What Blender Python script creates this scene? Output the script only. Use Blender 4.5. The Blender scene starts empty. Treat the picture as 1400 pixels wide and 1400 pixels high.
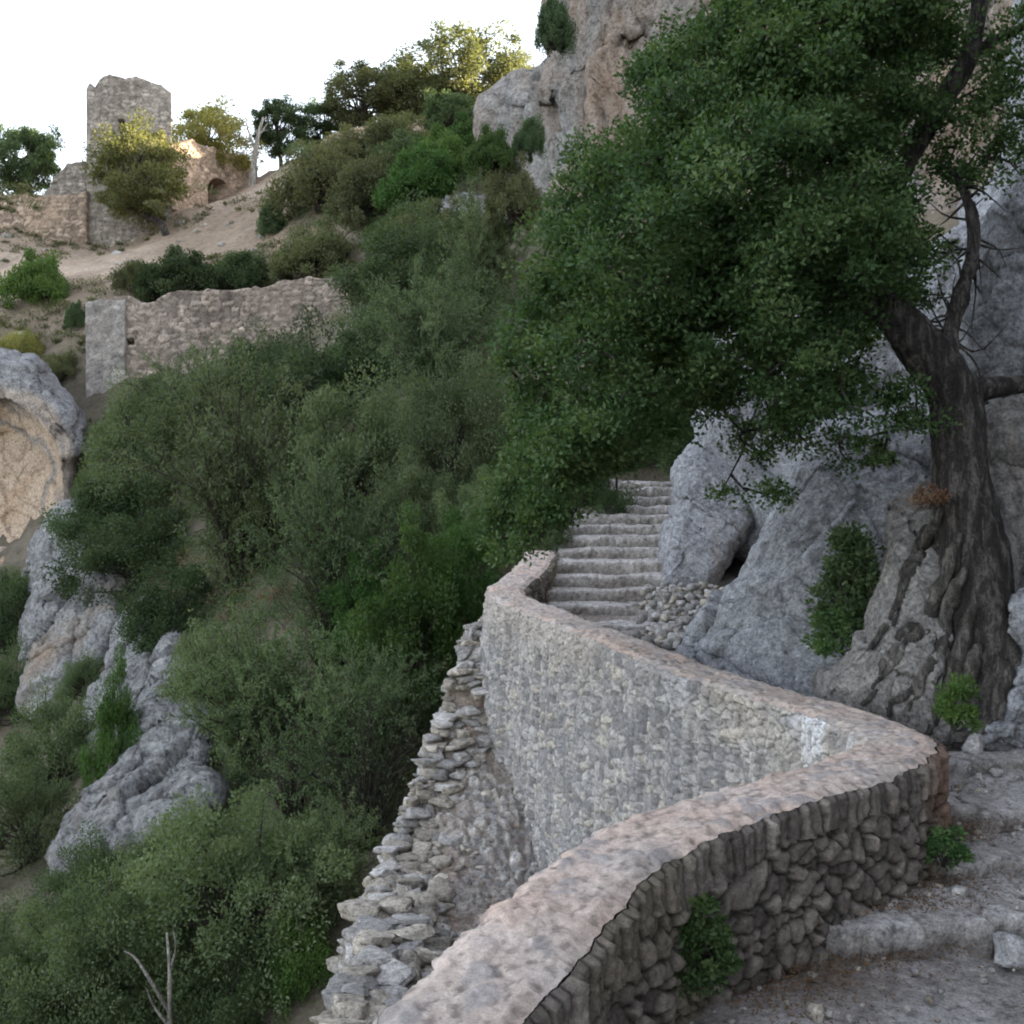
import bpy, math, random
import numpy as np
from mathutils import Vector
rng = np.random.default_rng(7)
random.seed(7)
F = 1500.0            # focal length in photo pixels (1400 px wide picture)
C = bpy.context.scene.collection

# ------------------------------------------------------------------ maths
def P(px, py, d):
    return np.array([(px - 700) * d / F, d, (700 - py) * d / F])

def hash3(ix, iy, iz, seed=0):
    h = (ix.astype(np.int64) * 374761393 + iy.astype(np.int64) * 668265263 + iz.astype(np.int64) * 2147483647 + seed * 1274126177)
    h = (h ^ (h >> 13)) & 0xffffffff
    h = (h * 1274126177) & 0xffffffff
    h = (h ^ (h >> 16)) & 0xffffffff
    h = (h * 2246822519) & 0xffffffff
    h = h ^ (h >> 15)
    return (h & 0xffffff) / float(0xffffff)

def vnoise(p, seed=0):
    p = np.asarray(p, float)
    i = np.floor(p).astype(np.int64); f = p - i
    f = f * f * f * (f * (f * 6 - 15) + 10)
    r = 0
    for dx in (0, 1):
        wx = f[:, 0] if dx else 1 - f[:, 0]
        for dy in (0, 1):
            wy = f[:, 1] if dy else 1 - f[:, 1]
            for dz in (0, 1):
                wz = f[:, 2] if dz else 1 - f[:, 2]
                r = r + wx * wy * wz * hash3(i[:, 0] + dx, i[:, 1] + dy, i[:, 2] + dz, seed)
    return r                                        # 0..1

def fbm(p, octv=4, seed=0, gain=.5, ridged=False):
    p = np.asarray(p, float); a = 1.; s = 0.; t = 0.
    for k in range(octv):
        n = vnoise(p, seed + k * 17)
        if ridged: n = 1 - np.abs(2 * n - 1)
        s = s + a * (n - .5); t += a
        a *= gain; p = p * 2.03 + 11.3
    return s / t * 2                                # about -1..1

def voronoi(u, v, seed=0, jit=.9):
    iu = np.floor(u).astype(np.int64); iv = np.floor(v).astype(np.int64)
    f1 = np.full(u.shape, 9.); f2 = np.full(u.shape, 9.); cid = np.zeros(u.shape)
    z = np.zeros_like(iu)
    for dx in (-1, 0, 1):
        for dy in (-1, 0, 1):
            a = iu + dx; b = iv + dy
            jx = a + .5 + (hash3(a, b, z, seed) - .5) * jit
            jy = b + .5 + (hash3(a, b, z + 5, seed) - .5) * jit
            d = np.hypot(u - jx, v - jy)
            h = hash3(a, b, z + 9, seed)
            cl = d < f1
            f2 = np.where(cl, f1, np.minimum(f2, d))
            cid = np.where(cl, h, cid)
            f1 = np.where(cl, d, f1)
    return f1, f2, cid

def mix3(a, b, t): return np.asarray(a) * (1 - t[:, None]) + np.asarray(b) * t[:, None]

def tps_fit(pts):
    pts = np.asarray(pts, float); X = pts[:, :2]; z = pts[:, 2]; n = len(X)
    r = np.linalg.norm(X[:, None] - X[None], axis=2)
    K = np.where(r > 0, r * r * np.log(r + 1e-9), 0) + np.eye(n) * .15
    Q = np.c_[np.ones(n), X]
    A = np.block([[K, Q], [Q.T, np.zeros((3, 3))]])
    w = np.linalg.solve(A, np.r_[z, 0, 0, 0])
    def ev(x, y):
        x = np.asarray(x, float); sh = x.shape; q = np.c_[x.ravel(), np.asarray(y, float).ravel()]
        out = np.empty(len(q))
        for a in range(0, len(q), 20000):
            b = q[a:a + 20000]
            rr = np.linalg.norm(b[:, None] - X[None], axis=2)
            out[a:a + 20000] = (np.where(rr > 0, rr * rr * np.log(rr + 1e-9), 0) @ w[:n]) + w[n] + b @ w[n + 1:]
        return out.reshape(sh)
    return ev

def catmull(pts, n):
    pts = np.asarray(pts, float)
    p = np.vstack([2 * pts[0] - pts[1], pts, 2 * pts[-1] - pts[-2]])
    m = len(pts) - 1; out = []
    for t in np.linspace(0, m, n):
        i = min(int(t), m - 1); f = t - i
        a, b, c, d = p[i], p[i + 1], p[i + 2], p[i + 3]
        out.append(.5 * (2 * b + (c - a) * f + (2 * a - 5 * b + 4 * c - d) * f * f + (3 * b - a - 3 * c + d) * f ** 3))
    return np.array(out)

def resample(pts, n):
    s = np.r_[0, np.cumsum(np.linalg.norm(np.diff(pts, axis=0), axis=1))]
    t = np.linspace(0, s[-1], n)
    return np.stack([np.interp(t, s, pts[:, k]) for k in range(pts.shape[1])], 1)

def in_poly(x, y, poly):
    ins = np.zeros(np.shape(x), bool); n = len(poly)
    for i in range(n):
        x1, y1 = poly[i]; x2, y2 = poly[(i + 1) % n]
        c = ((y1 > y) != (y2 > y)) & (x < (x2 - x1) * (y - y1) / (y2 - y1 + 1e-12) + x1)
        ins ^= c
    return ins

def poly_dist(x, y, poly):
    best = np.full(np.shape(x), 1e9); n = len(poly)
    for i in range(n):
        a = np.array(poly[i], float); b = np.array(poly[(i + 1) % n], float); e = b - a
        t = np.clip(((x - a[0]) * e[0] + (y - a[1]) * e[1]) / (e @ e), 0, 1)
        best = np.minimum(best, np.hypot(x - a[0] - t * e[0], y - a[1] - t * e[1]))
    return best

# ------------------------------------------------------------------ objects
def make_mesh(name, v, f, mat=None, smooth=False, col=None, tint=None):
    """v (N,3); f (M,k) array or list of such arrays"""
    v = np.asarray(v, np.float32)
    fs = f if isinstance(f, list) else [f]
    fs = [np.asarray(a, np.int32) for a in fs if len(a)]
    me = bpy.data.meshes.new(name)
    me.vertices.add(len(v)); me.vertices.foreach_set('co', v.ravel())
    loops = np.concatenate([a.ravel() for a in fs])
    tot = np.concatenate([np.full(len(a), a.shape[1], np.int32) for a in fs])
    st = np.r_[0, np.cumsum(tot)[:-1]].astype(np.int32)
    me.loops.add(len(loops)); me.loops.foreach_set('vertex_index', loops)
    me.polygons.add(len(tot)); me.polygons.foreach_set('loop_start', st); me.polygons.foreach_set('loop_total', tot)
    if smooth: me.polygons.foreach_set('use_smooth', np.ones(len(tot), bool))
    me.update(calc_edges=True); me.validate()
    if col is not None:
        a = me.attributes.new('stone', 'FLOAT_COLOR', 'POINT')
        a.data.foreach_set('color', np.c_[col, np.ones(len(col))].astype(np.float32).ravel())
    if tint is not None:
        a = me.attributes.new('tint', 'FLOAT', 'POINT')
        a.data.foreach_set('value', np.asarray(tint, np.float32))
    if mat: me.materials.append(mat)
    return me

def link(name, me, parent=None, loc=None):
    o = bpy.data.objects.new(name, me); C.objects.link(o)
    if parent is not None: o.parent = parent
    if loc is not None: o.location = [float(a) for a in loc]
    return o

def part(name, v, f, mat, parent, **kw):
    """a child mesh given in world coordinates"""
    base = np.array(parent.location) if parent is not None else np.zeros(3)
    return link(name, make_mesh(name, np.asarray(v) - base, f, mat, **kw), parent)

def thing(name, label, cat, loc=(0, 0, 0), group=None):
    o = link(name, None, None, loc); o.empty_display_size = .2
    o['label'] = label; o['category'] = cat
    if group: o['group'] = group
    return o

def solo(name, label, cat, v, f, mat, group=None, **kw):
    v = np.asarray(v, float)
    base = np.array([v[:, 0].mean(), v[:, 1].mean(), v[:, 2].min()])
    o = link(name, make_mesh(name, v - base, f, mat, **kw), None, base)
    o['label'] = label; o['category'] = cat
    if group: o['group'] = group
    return o

def setting(name, v, f, mat, kind='structure', **kw):
    o = link(name, make_mesh(name, v, f, mat, **kw)); o['kind'] = kind
    return o

def grid_faces(nu, nv, off=0, flip=False):
    i = np.arange(nu - 1)[:, None] * nv + np.arange(nv - 1)[None]
    q = np.stack([i, i + nv, i + nv + 1, i + 1], -1).reshape(-1, 4) + off
    return q[:, ::-1] if flip else q

def tube(pts, rad, sides=7, off=0):
    pts = np.asarray(pts, float); n = len(pts); rad = np.broadcast_to(np.asarray(rad, float), (n,))
    t = np.gradient(pts, axis=0); t /= np.linalg.norm(t, axis=1)[:, None] + 1e-9
    up = np.array([.31, .17, .93]) if abs(t[0, 2]) < .9 else np.array([1., .1, 0])
    a = np.cross(t, up); a /= np.linalg.norm(a, axis=1)[:, None] + 1e-9
    b = np.cross(t, a)
    an = np.linspace(0, 2 * np.pi, sides, endpoint=False)
    v = pts[:, None] + rad[:, None, None] * (np.cos(an)[None, :, None] * a[:, None] + np.sin(an)[None, :, None] * b[:, None])
    f = []
    k = np.arange(sides); k2 = (k + 1) % sides
    for i in range(n - 1):
        f.append(np.stack([i * sides + k, i * sides + k2, (i + 1) * sides + k2, (i + 1) * sides + k], 1))
    return v.reshape(-1, 3), np.concatenate(f) + off

class Tubes:
    def __init__(s): s.v = []; s.f = []; s.n = 0
    def add(s, pts, rad, sides=6):
        v, f = tube(pts, rad, sides, s.n); s.v.append(v); s.f.append(f); s.n += len(v)
    def get(s): return np.concatenate(s.v), np.concatenate(s.f)

def leaf_quads(c, axis, L, W, tint, r=None):
    """many rhombus leaves; c (N,3) base points, axis (N,3) unit long axis"""
    r = r or rng
    n = len(c); L = np.broadcast_to(L, (n,)); W = np.broadcast_to(W, (n,))
    rd = r.normal(size=(n, 3)); b = np.cross(axis, rd); b /= np.linalg.norm(b, axis=1)[:, None] + 1e-9
    m = c + axis * (L * .5)[:, None]
    up = np.cross(axis, b) * (W * .25)[:, None]
    v = np.stack([c, m + b * (W / 2)[:, None] + up, c + axis * L[:, None], m - b * (W / 2)[:, None] + up], 1).reshape(-1, 3)
    f = np.arange(4 * n).reshape(-1, 4)
    return v, f, np.repeat(tint, 4)

def unit(n, r=None):
    a = (r or rng).normal(size=(n, 3)); return a / (np.linalg.norm(a, axis=1)[:, None] + 1e-9)

# ------------------------------------------------------------------ materials
def new_mat(name):
    m = bpy.data.materials.new(name); m.use_nodes = True
    nt = m.node_tree; nt.nodes.clear()
    out = nt.nodes.new('ShaderNodeOutputMaterial')
    return m, nt, out

def N(nt, typ, **kw):
    n = nt.nodes.new(typ)
    for k, v in kw.items():
        if k in n.inputs: n.inputs[k].default_value = v
        else: setattr(n, k, v)
    return n

def ramp(nt, src, stops):
    r = nt.nodes.new('ShaderNodeValToRGB'); e = r.color_ramp.elements
    while len(e) < len(stops): e.new(.5)
    for i, (p, c) in enumerate(stops):
        e[i].position = p; e[i].color = (*c, 1) if len(c) == 3 else c
    nt.links.new(src, r.inputs[0]); return r.outputs[0]

def mixc(nt, fac, a, b, mode='MIX'):
    m = nt.nodes.new('ShaderNodeMix'); m.data_type = 'RGBA'; m.blend_type = mode
    for s, v in ((m.inputs[0], fac), (m.inputs[6], a), (m.inputs[7], b)):
        if hasattr(v, 'is_output'): nt.links.new(v, s)
        else: s.default_value = v if not isinstance(v, tuple) else (*v, 1)
    return m.outputs[2]

def noise(nt, vec, scale, detail=6, rough=.6, dist=0.):
    n = N(nt, 'ShaderNodeTexNoise', Scale=scale, Detail=detail, Roughness=rough, Distortion=dist)
    nt.links.new(vec, n.inputs['Vector']); return n.outputs['Fac']

def coords(nt, scale=(1, 1, 1), rot=(0, 0, 0)):
    g = nt.nodes.new('ShaderNodeNewGeometry')
    m = N(nt, 'ShaderNodeMapping'); m.inputs['Scale'].default_value = scale; m.inputs['Rotation'].default_value = rot
    nt.links.new(g.outputs['Position'], m.inputs['Vector']); return m.outputs[0]

def principled(nt, out, col, rough=.9, bump=None, dist=.02, strength=1., spec=.25):
    b = N(nt, 'ShaderNodeBsdfPrincipled'); b.inputs['Roughness'].default_value = rough
    b.inputs['Specular IOR Level'].default_value = spec
    if hasattr(col, 'is_output'): nt.links.new(col, b.inputs['Base Color'])
    else: b.inputs['Base Color'].default_value = (*col, 1)
    if bump is not None:
        bp = N(nt, 'ShaderNodeBump', Strength=strength, Distance=dist)
        nt.links.new(bump, bp.inputs['Height']); nt.links.new(bp.outputs[0], b.inputs['Normal'])
    nt.links.new(b.outputs[0], out.inputs[0]); return b

def add(nt, a, b, ka=1., kb=1.):
    m = N(nt, 'ShaderNodeMath', operation='MULTIPLY'); m.inputs[1].default_value = ka; nt.links.new(a, m.inputs[0])
    n = N(nt, 'ShaderNodeMath', operation='MULTIPLY_ADD'); n.inputs[1].default_value = kb
    nt.links.new(b, n.inputs[0]); nt.links.new(m.outputs[0], n.inputs[2]); return n.outputs[0]

def limestone(name, grey, pale, dark, stain, amount, s=1., rot=(0, 0, 0), aniso=(1, 1, .45), bd=.05):
    """s: feature scale (1 = metre sized patches)"""
    m, nt, out = new_mat(name)
    v = coords(nt, aniso, rot); w = coords(nt)
    n1 = noise(nt, v, 1.1 * s, 8, .62, .6)
    c = ramp(nt, n1, [(.28, dark), (.45, grey), (.62, pale), (.8, grey)])
    n2 = noise(nt, w, 7 * s, 8, .7)
    c = mixc(nt, .65, c, ramp(nt, n2, [(.34, tuple(x * .3 for x in grey)), (.48, grey), (.66, tuple(min(1, x * 1.3) for x in pale))]))
    n3 = noise(nt, v, .45 * s, 6, .6, 1.2)
    if amount is None:                                          # a bounded stain, carried by the rock itself
        at = N(nt, 'ShaderNodeAttribute', attribute_name='tint'); st = at.outputs['Fac']
        stain = ramp(nt, n3, [(.35, (.46, .29, .17)), (.5, stain), (.65, tuple(x * 1.15 for x in stain))])
    else: st = ramp(nt, n3, [(amount[0], (0, 0, 0)), (amount[1], (1, 1, 1))])
    c = mixc(nt, st, c, stain)
    vo = N(nt, 'ShaderNodeTexVoronoi', Scale=2.2 * s, feature='DISTANCE_TO_EDGE')
    nz = N(nt, 'ShaderNodeTexNoise', Scale=1.7 * s, Detail=5.)
    nt.links.new(v, nz.inputs['Vector'])
    mv = mixc(nt, .35, v, nz.outputs['Color']); nt.links.new(mv, vo.inputs['Vector'])
    cr = ramp(nt, vo.outputs['Distance'], [(0, (.45, .42, .40)), (.035, (1, 1, 1))])
    c = mixc(nt, .5, c, cr, 'MULTIPLY')
    n4 = noise(nt, w, 24 * s, 6, .7)
    c = mixc(nt, .8, c, ramp(nt, n4, [(.34, (.3, .3, .3)), (.47, (1, 1, 1)), (.66, (1.5, 1.5, 1.5))]), 'MULTIPLY')
    bmp = add(nt, add(nt, n1, n2, 1.6, 1.), n4, 1., .6)
    principled(nt, out, c, .92, bmp, bd / s, 1.)
    return m

M = {}
M['rock'] = limestone('grey_limestone', (.20, .20, .212), (.31, .31, .322), (.07, .07, .076), (.26, .21, .165), (.62, .8), 1.6, (0, .6, .3))
M['rock_brown'] = limestone('brown_limestone', (.15, .138, .13), (.245, .228, .215), (.06, .055, .052), (.22, .17, .13), (.6, .8), 1.7, (0, .5, .2))
M['cliff_orange'] = limestone('stained_cliff', (.30, .285, .27), (.41, .385, .36), (.15, .14, .135), (.40, .27, .18), (.40, .74), .36, (0, -.35, 0), (1, 1, .3), .12)
M['cliff_grey'] = limestone('grey_cliff', (.28, .275, .275), (.40, .39, .38), (.12, .115, .115), (.38, .28, .20), (.58, .75), .4, (0, .5, 0), (1, 1, .4), .12)
M['cliff_hollow'] = limestone('hollow_cliff', (.22, .215, .22), (.33, .325, .325), (.09, .086, .086), (.56, .43, .32), None, .5, (0, .5, 0), (1, 1, .5), .1)

def earth_mat():
    m, nt, out = new_mat('hillside_earth')
    w = coords(nt)
    n1 = noise(nt, w, .35, 8, .65, .5); n2 = noise(nt, w, 3., 8, .7)
    at = N(nt, 'ShaderNodeAttribute', attribute_name='stone')
    c = mixc(nt, .8, at.outputs['Color'], ramp(nt, n1, [(.3, (.6, .6, .6)), (.5, (1, 1, 1)), (.7, (1.25, 1.22, 1.2))]), 'MULTIPLY')
    c = mixc(nt, .7, c, ramp(nt, n2, [(.3, (.45, .45, .42)), (.5, (1, 1, 1)), (.72, (1.35, 1.32, 1.28))]), 'MULTIPLY')
    principled(nt, out, c, .95, add(nt, n1, n2, 2., 1.), .2, 1.)
    return m
M['earth'] = earth_mat()

def stone_mat(name, var=.35, scale=30., bd=.008, rough=.92, tintc=None):
    m, nt, out = new_mat(name)
    at = N(nt, 'ShaderNodeAttribute', attribute_name='stone')
    w = coords(nt)
    n = noise(nt, w, scale, 8, .68); n2 = noise(nt, w, scale * .13, 5, .6)
    c = mixc(nt, var, at.outputs['Color'], ramp(nt, n, [(.33, (.12, .115, .11)), (.45, (.8, .8, .8)), (.55, (1.05, 1.05, 1.05)), (.68, (1.7, 1.7, 1.7))]), 'MULTIPLY')
    n5 = noise(nt, w, scale * 4.2, 4, .7)
    c = mixc(nt, var, c, ramp(nt, n5, [(.32, (.35, .34, .33)), (.5, (1, 1, 1)), (.68, (1.4, 1.4, 1.4))]), 'MULTIPLY')
    c = mixc(nt, .5, c, ramp(nt, n2, [(.3, (.72, .7, .66)), (.65, (1.12, 1.12, 1.14))]), 'MULTIPLY')
    principled(nt, out, c, rough, add(nt, n, n2, 1., 1.), bd, 1.)
    return m
M['masonry'] = stone_mat('masonry_stone', .55, 30., .012)
M['coping'] = stone_mat('lime_coping', .36, 24., .01)
M['rubble'] = stone_mat('rubble_stone', .75, 20., .018)
M['far_masonry'] = stone_mat('castle_masonry', .6, 2.6, .06)
M['pathstone'] = stone_mat('worn_path_stone', .75, 17., .018)

def leaf_mat(name, dark, mid, light, trans=.38):
    m, nt, out = new_mat(name)
    at = N(nt, 'ShaderNodeAttribute', attribute_name='tint')
    c = ramp(nt, at.outputs['Fac'], [(0, dark), (.5, mid), (1, light)])
    oi = N(nt, 'ShaderNodeObjectInfo')
    hs = N(nt, 'ShaderNodeHueSaturation'); nt.links.new(c, hs.inputs['Color'])
    mh = N(nt, 'ShaderNodeMapRange'); mh.inputs['To Min'].default_value = .48; mh.inputs['To Max'].default_value = .51
    mf = N(nt, 'ShaderNodeMath', operation='FRACT'); mm = N(nt, 'ShaderNodeMath', operation='MULTIPLY'); mm.inputs[1].default_value = 7.31
    nt.links.new(oi.outputs['Random'], mm.inputs[0]); nt.links.new(mm.outputs[0], mf.inputs[0]); nt.links.new(mf.outputs[0], mh.inputs['Value']); nt.links.new(mh.outputs[0], hs.inputs['Hue'])
    mr = N(nt, 'ShaderNodeMapRange'); mr.inputs['To Min'].default_value = .72; mr.inputs['To Max'].default_value = 1.28
    nt.links.new(oi.outputs['Random'], mr.inputs['Value']); nt.links.new(mr.outputs[0], hs.inputs['Value'])
    b = N(nt, 'ShaderNodeBsdfPrincipled'); b.inputs['Roughness'].default_value = .6; b.inputs['Specular IOR Level'].default_value = .25
    nt.links.new(hs.outputs[0], b.inputs['Base Color'])
    t = N(nt, 'ShaderNodeBsdfTranslucent'); nt.links.new(mixc(nt, 1., hs.outputs[0], (1.25, 1.3, .6), 'MULTIPLY'), t.inputs['Color'])
    mx = N(nt, 'ShaderNodeMixShader'); mx.inputs[0].default_value = trans
    nt.links.new(b.outputs[0], mx.inputs[1]); nt.links.new(t.outputs[0], mx.inputs[2]); nt.links.new(mx.outputs[0], out.inputs[0])
    return m
M['oak_leaf'] = leaf_mat('oak_leaves', (.032, .068, .024), (.072, .138, .048), (.16, .225, .09))
M['dark_leaf'] = leaf_mat('dark_evergreen_leaves', (.032, .052, .024), (.06, .094, .042), (.105, .145, .068))
M['wispy_leaf'] = leaf_mat('grey_green_leaves', (.058, .086, .043), (.105, .147, .072), (.165, .205, .112))
M['olive_leaf'] = leaf_mat('olive_leaves', (.06, .072, .036), (.11, .122, .06), (.18, .18, .095), .4)
M['bright_leaf'] = leaf_mat('bright_green_leaves', (.032, .068, .018), (.06, .122, .03), (.10, .17, .05))
M['pale_leaf'] = leaf_mat('pale_olive_leaves', (.09, .105, .045), (.165, .18, .075), (.25, .25, .12), .45)
M['gold_leaf'] = leaf_mat('golden_leaves', (.12, .13, .045), (.24, .23, .085), (.36, .32, .13), .5)
M['brown_leaf'] = leaf_mat('dry_brown_leaves', (.09, .05, .03), (.16, .09, .05), (.24, .16, .09), .15)

def bark_mat(name, a, b, s=9.):
    m, nt, out = new_mat(name)
    v = coords(nt, (1, 1, .22)); n = noise(nt, v, s * 1.6, 8, .72, .5); n2 = noise(nt, coords(nt), s * 5, 6, .7)
    c = ramp(nt, n, [(.40, tuple(x * .55 for x in a)), (.5, a), (.62, b)])
    c = mixc(nt, .7, c, ramp(nt, n2, [(.35, (.4, .4, .4)), (.5, (1, 1, 1)), (.65, (1.5, 1.5, 1.5))]), 'MULTIPLY')
    principled(nt, out, c, .95, add(nt, n, n2, 1.5, .6), .07, 1.)
    return m
M['bark'] = bark_mat('dark_oak_bark', (.05, .043, .039), (.155, .135, .122))
M['root'] = bark_mat('grey_root_bark', (.075, .066, .058), (.20, .178, .16), 8.)
M['twig'] = bark_mat('brown_twigs', (.06, .048, .04), (.15, .12, .10), 20.)
M['pale_wood'] = bark_mat('bleached_wood', (.26, .24, .21), (.46, .43, .38), 6.)
m, nt, out = new_mat('dark_iron'); principled(nt, out, (.02, .02, .022), .6); M['iron'] = m

# ------------------------------------------------------------------ hillside heightfield
ctrl = [P(*a) for a in [
    (0, 1400, 13.5), (200, 1400, 13), (400, 1400, 12.5), (-250, 1400, 16), (300, 1200, 16.5), (0, 1200, 20), (100, 1060, 25), (300, 1000, 21.5),
    (450, 1000, 19.5), (550, 1150, 15.5), (450, 1200, 14.5), (600, 960, 18), (630, 850, 19.5), (300, 800, 27), (500, 800, 22.5), (640, 720, 22), (120, 860, 34),
    (0, 900, 36), (0, 790, 42), (-200, 900, 40), (200, 640, 37), (400, 620, 32), (600, 600, 27), (700, 560, 26), (700, 450, 32), (600, 460, 35),
    (450, 480, 42), (300, 545, 49), (120, 570, 49), (0, 560, 52), (300, 402, 54), (130, 415, 56), (20, 420, 58), (500, 375, 51), (400, 390, 53), (300, 350, 63),
    (100, 350, 70), (-60, 350, 70), (175, 335, 74), (0, 300, 76), (300, 300, 71), (240, 292, 76), (345, 252, 84), (420, 320, 60), (450, 240, 68), (550, 285, 52),
    (610, 225, 60), (650, 165, 76), (450, 185, 84), (550, 180, 82), (715, 125, 86), (700, 260, 49), (690, 325, 42), (640, 300, 46), (780, 200, 55), (-200, 400, 66)]]
ctrl += [P(*a) for a in [(300, 285, 79), (345, 256, 80), (345, 250, 92), (270, 280, 88), (240, 290, 82), (390, 235, 84), (430, 212, 90)]]
ctrl += [np.array(a, float) for a in [
    (-60, 60, 2), (-60, 110, 14), (-45, 20, -16), (-25, 5, -15), (-6, 4, -9), (0, 0, -7), (0, 6, -6), (3, 6, -5), (3, 12, -3.8), (0, 10, -5.2), (3, 20, -1.2), (.8, 16, -2.3),
    (8, 8, -3), (12, 20, 4), (10, 35, 9), (16, 56, 30), (20, 66, 34), (25, 10, -2), (35, 40, 12), (30, 100, 20), (0, 115, 24), (-30, 110, 18), (3, 95, 29), (40, 130, 10), (-40, 130, 8)]]  # hidden spur on the right is raised to shade the slope
hill = tps_fit(ctrl)

xs = np.arange(-75, 45.1, .4); ys = np.arange(1, 135, .4)
X, Y = np.meshgrid(xs, ys, indexing='ij')
HZ = hill(X, Y)
q = np.c_[X.ravel(), Y.ravel(), np.zeros(X.size)]
amp = np.clip((Y.ravel() - 12) / 30, .12, 1) * np.where(Y.ravel() > 62, .55, 1)
HZ = HZ + ((fbm(q * .22, 4, 3) * .8 + fbm(q * .8, 5, 5, .55, True) * .5) * amp).reshape(HZ.shape) - .1
def ground(x, y):
    fx = np.clip((np.asarray(x, float) - xs[0]) / .4, 0, len(xs) - 1.01); fy = np.clip((np.asarray(y, float) - ys[0]) / .4, 0, len(ys) - 1.01)
    i = fx.astype(int); j = fy.astype(int); u = fx - i; v = fy - j
    return HZ[i, j] * (1 - u) * (1 - v) + HZ[i + 1, j] * u * (1 - v) + HZ[i, j + 1] * (1 - u) * v + HZ[i + 1, j + 1] * u * v

def hit(px, py, dmin=13.0, dmax=112):
    d = np.linspace(dmin, dmax, 1400)
    zz = ground((px - 700) * d / F, d); ray = (700 - py) * d / F
    k = np.argmax(zz >= ray)
    if zz[k] < ray[k]: return P(px, py, 60.)
    return P(px, py, d[k])

bare = np.clip(fbm(q * .16 + 4, 4, 6) * 1.4 + .2, 0, 1)
PX = 700 + q[:, 0] / q[:, 1] * F; PY = 700 - HZ.ravel() / q[:, 1] * F
up = np.clip((Y.ravel() - 52) / 8, 0, 1)                       # bare castle slope above, leaf mould and scrub soil below
col = mix3([.105, .088, .062], [.17, .145, .11], bare)
col = mix3(col, mix3([.27, .205, .15], [.40, .315, .245], bare), up)
setting('hillside', np.c_[X.ravel(), Y.ravel(), HZ.ravel()], grid_faces(len(xs), len(ys)), M['earth'], smooth=True, col=col)

def facets(p, seed=0):
    """broken planar facets: every cell has its own tilted plane"""
    p = np.asarray(p, float); i = np.floor(p).astype(np.int64)
    f1 = np.full(len(p), 9.); f2 = np.full(len(p), 9.); h = np.zeros(len(p)); cid = np.zeros(len(p))
    for dx in (-1, 0, 1):
        for dy in (-1, 0, 1):
            for dz in (-1, 0, 1):
                a, b, c = i[:, 0] + dx, i[:, 1] + dy, i[:, 2] + dz
                o = np.stack([a + hash3(a, b, c, seed), b + hash3(a, b, c, seed + 1), c + hash3(a, b, c, seed + 2)], 1)
                dl = p - o; d = np.linalg.norm(dl, axis=1)
                t = np.stack([hash3(a, b, c, seed + 3) - .5, hash3(a, b, c, seed + 4) - .5, hash3(a, b, c, seed + 5) - .5], 1) * 1.6
                k = hash3(a, b, c, seed + 6) - .5
                hh = (dl * t).sum(1) + k * .8
                cl = d < f1; f2 = np.where(cl, f1, np.minimum(f2, d)); h = np.where(cl, hh, h); f1 = np.where(cl, d, f1)
    return h, f2 - f1

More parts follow.
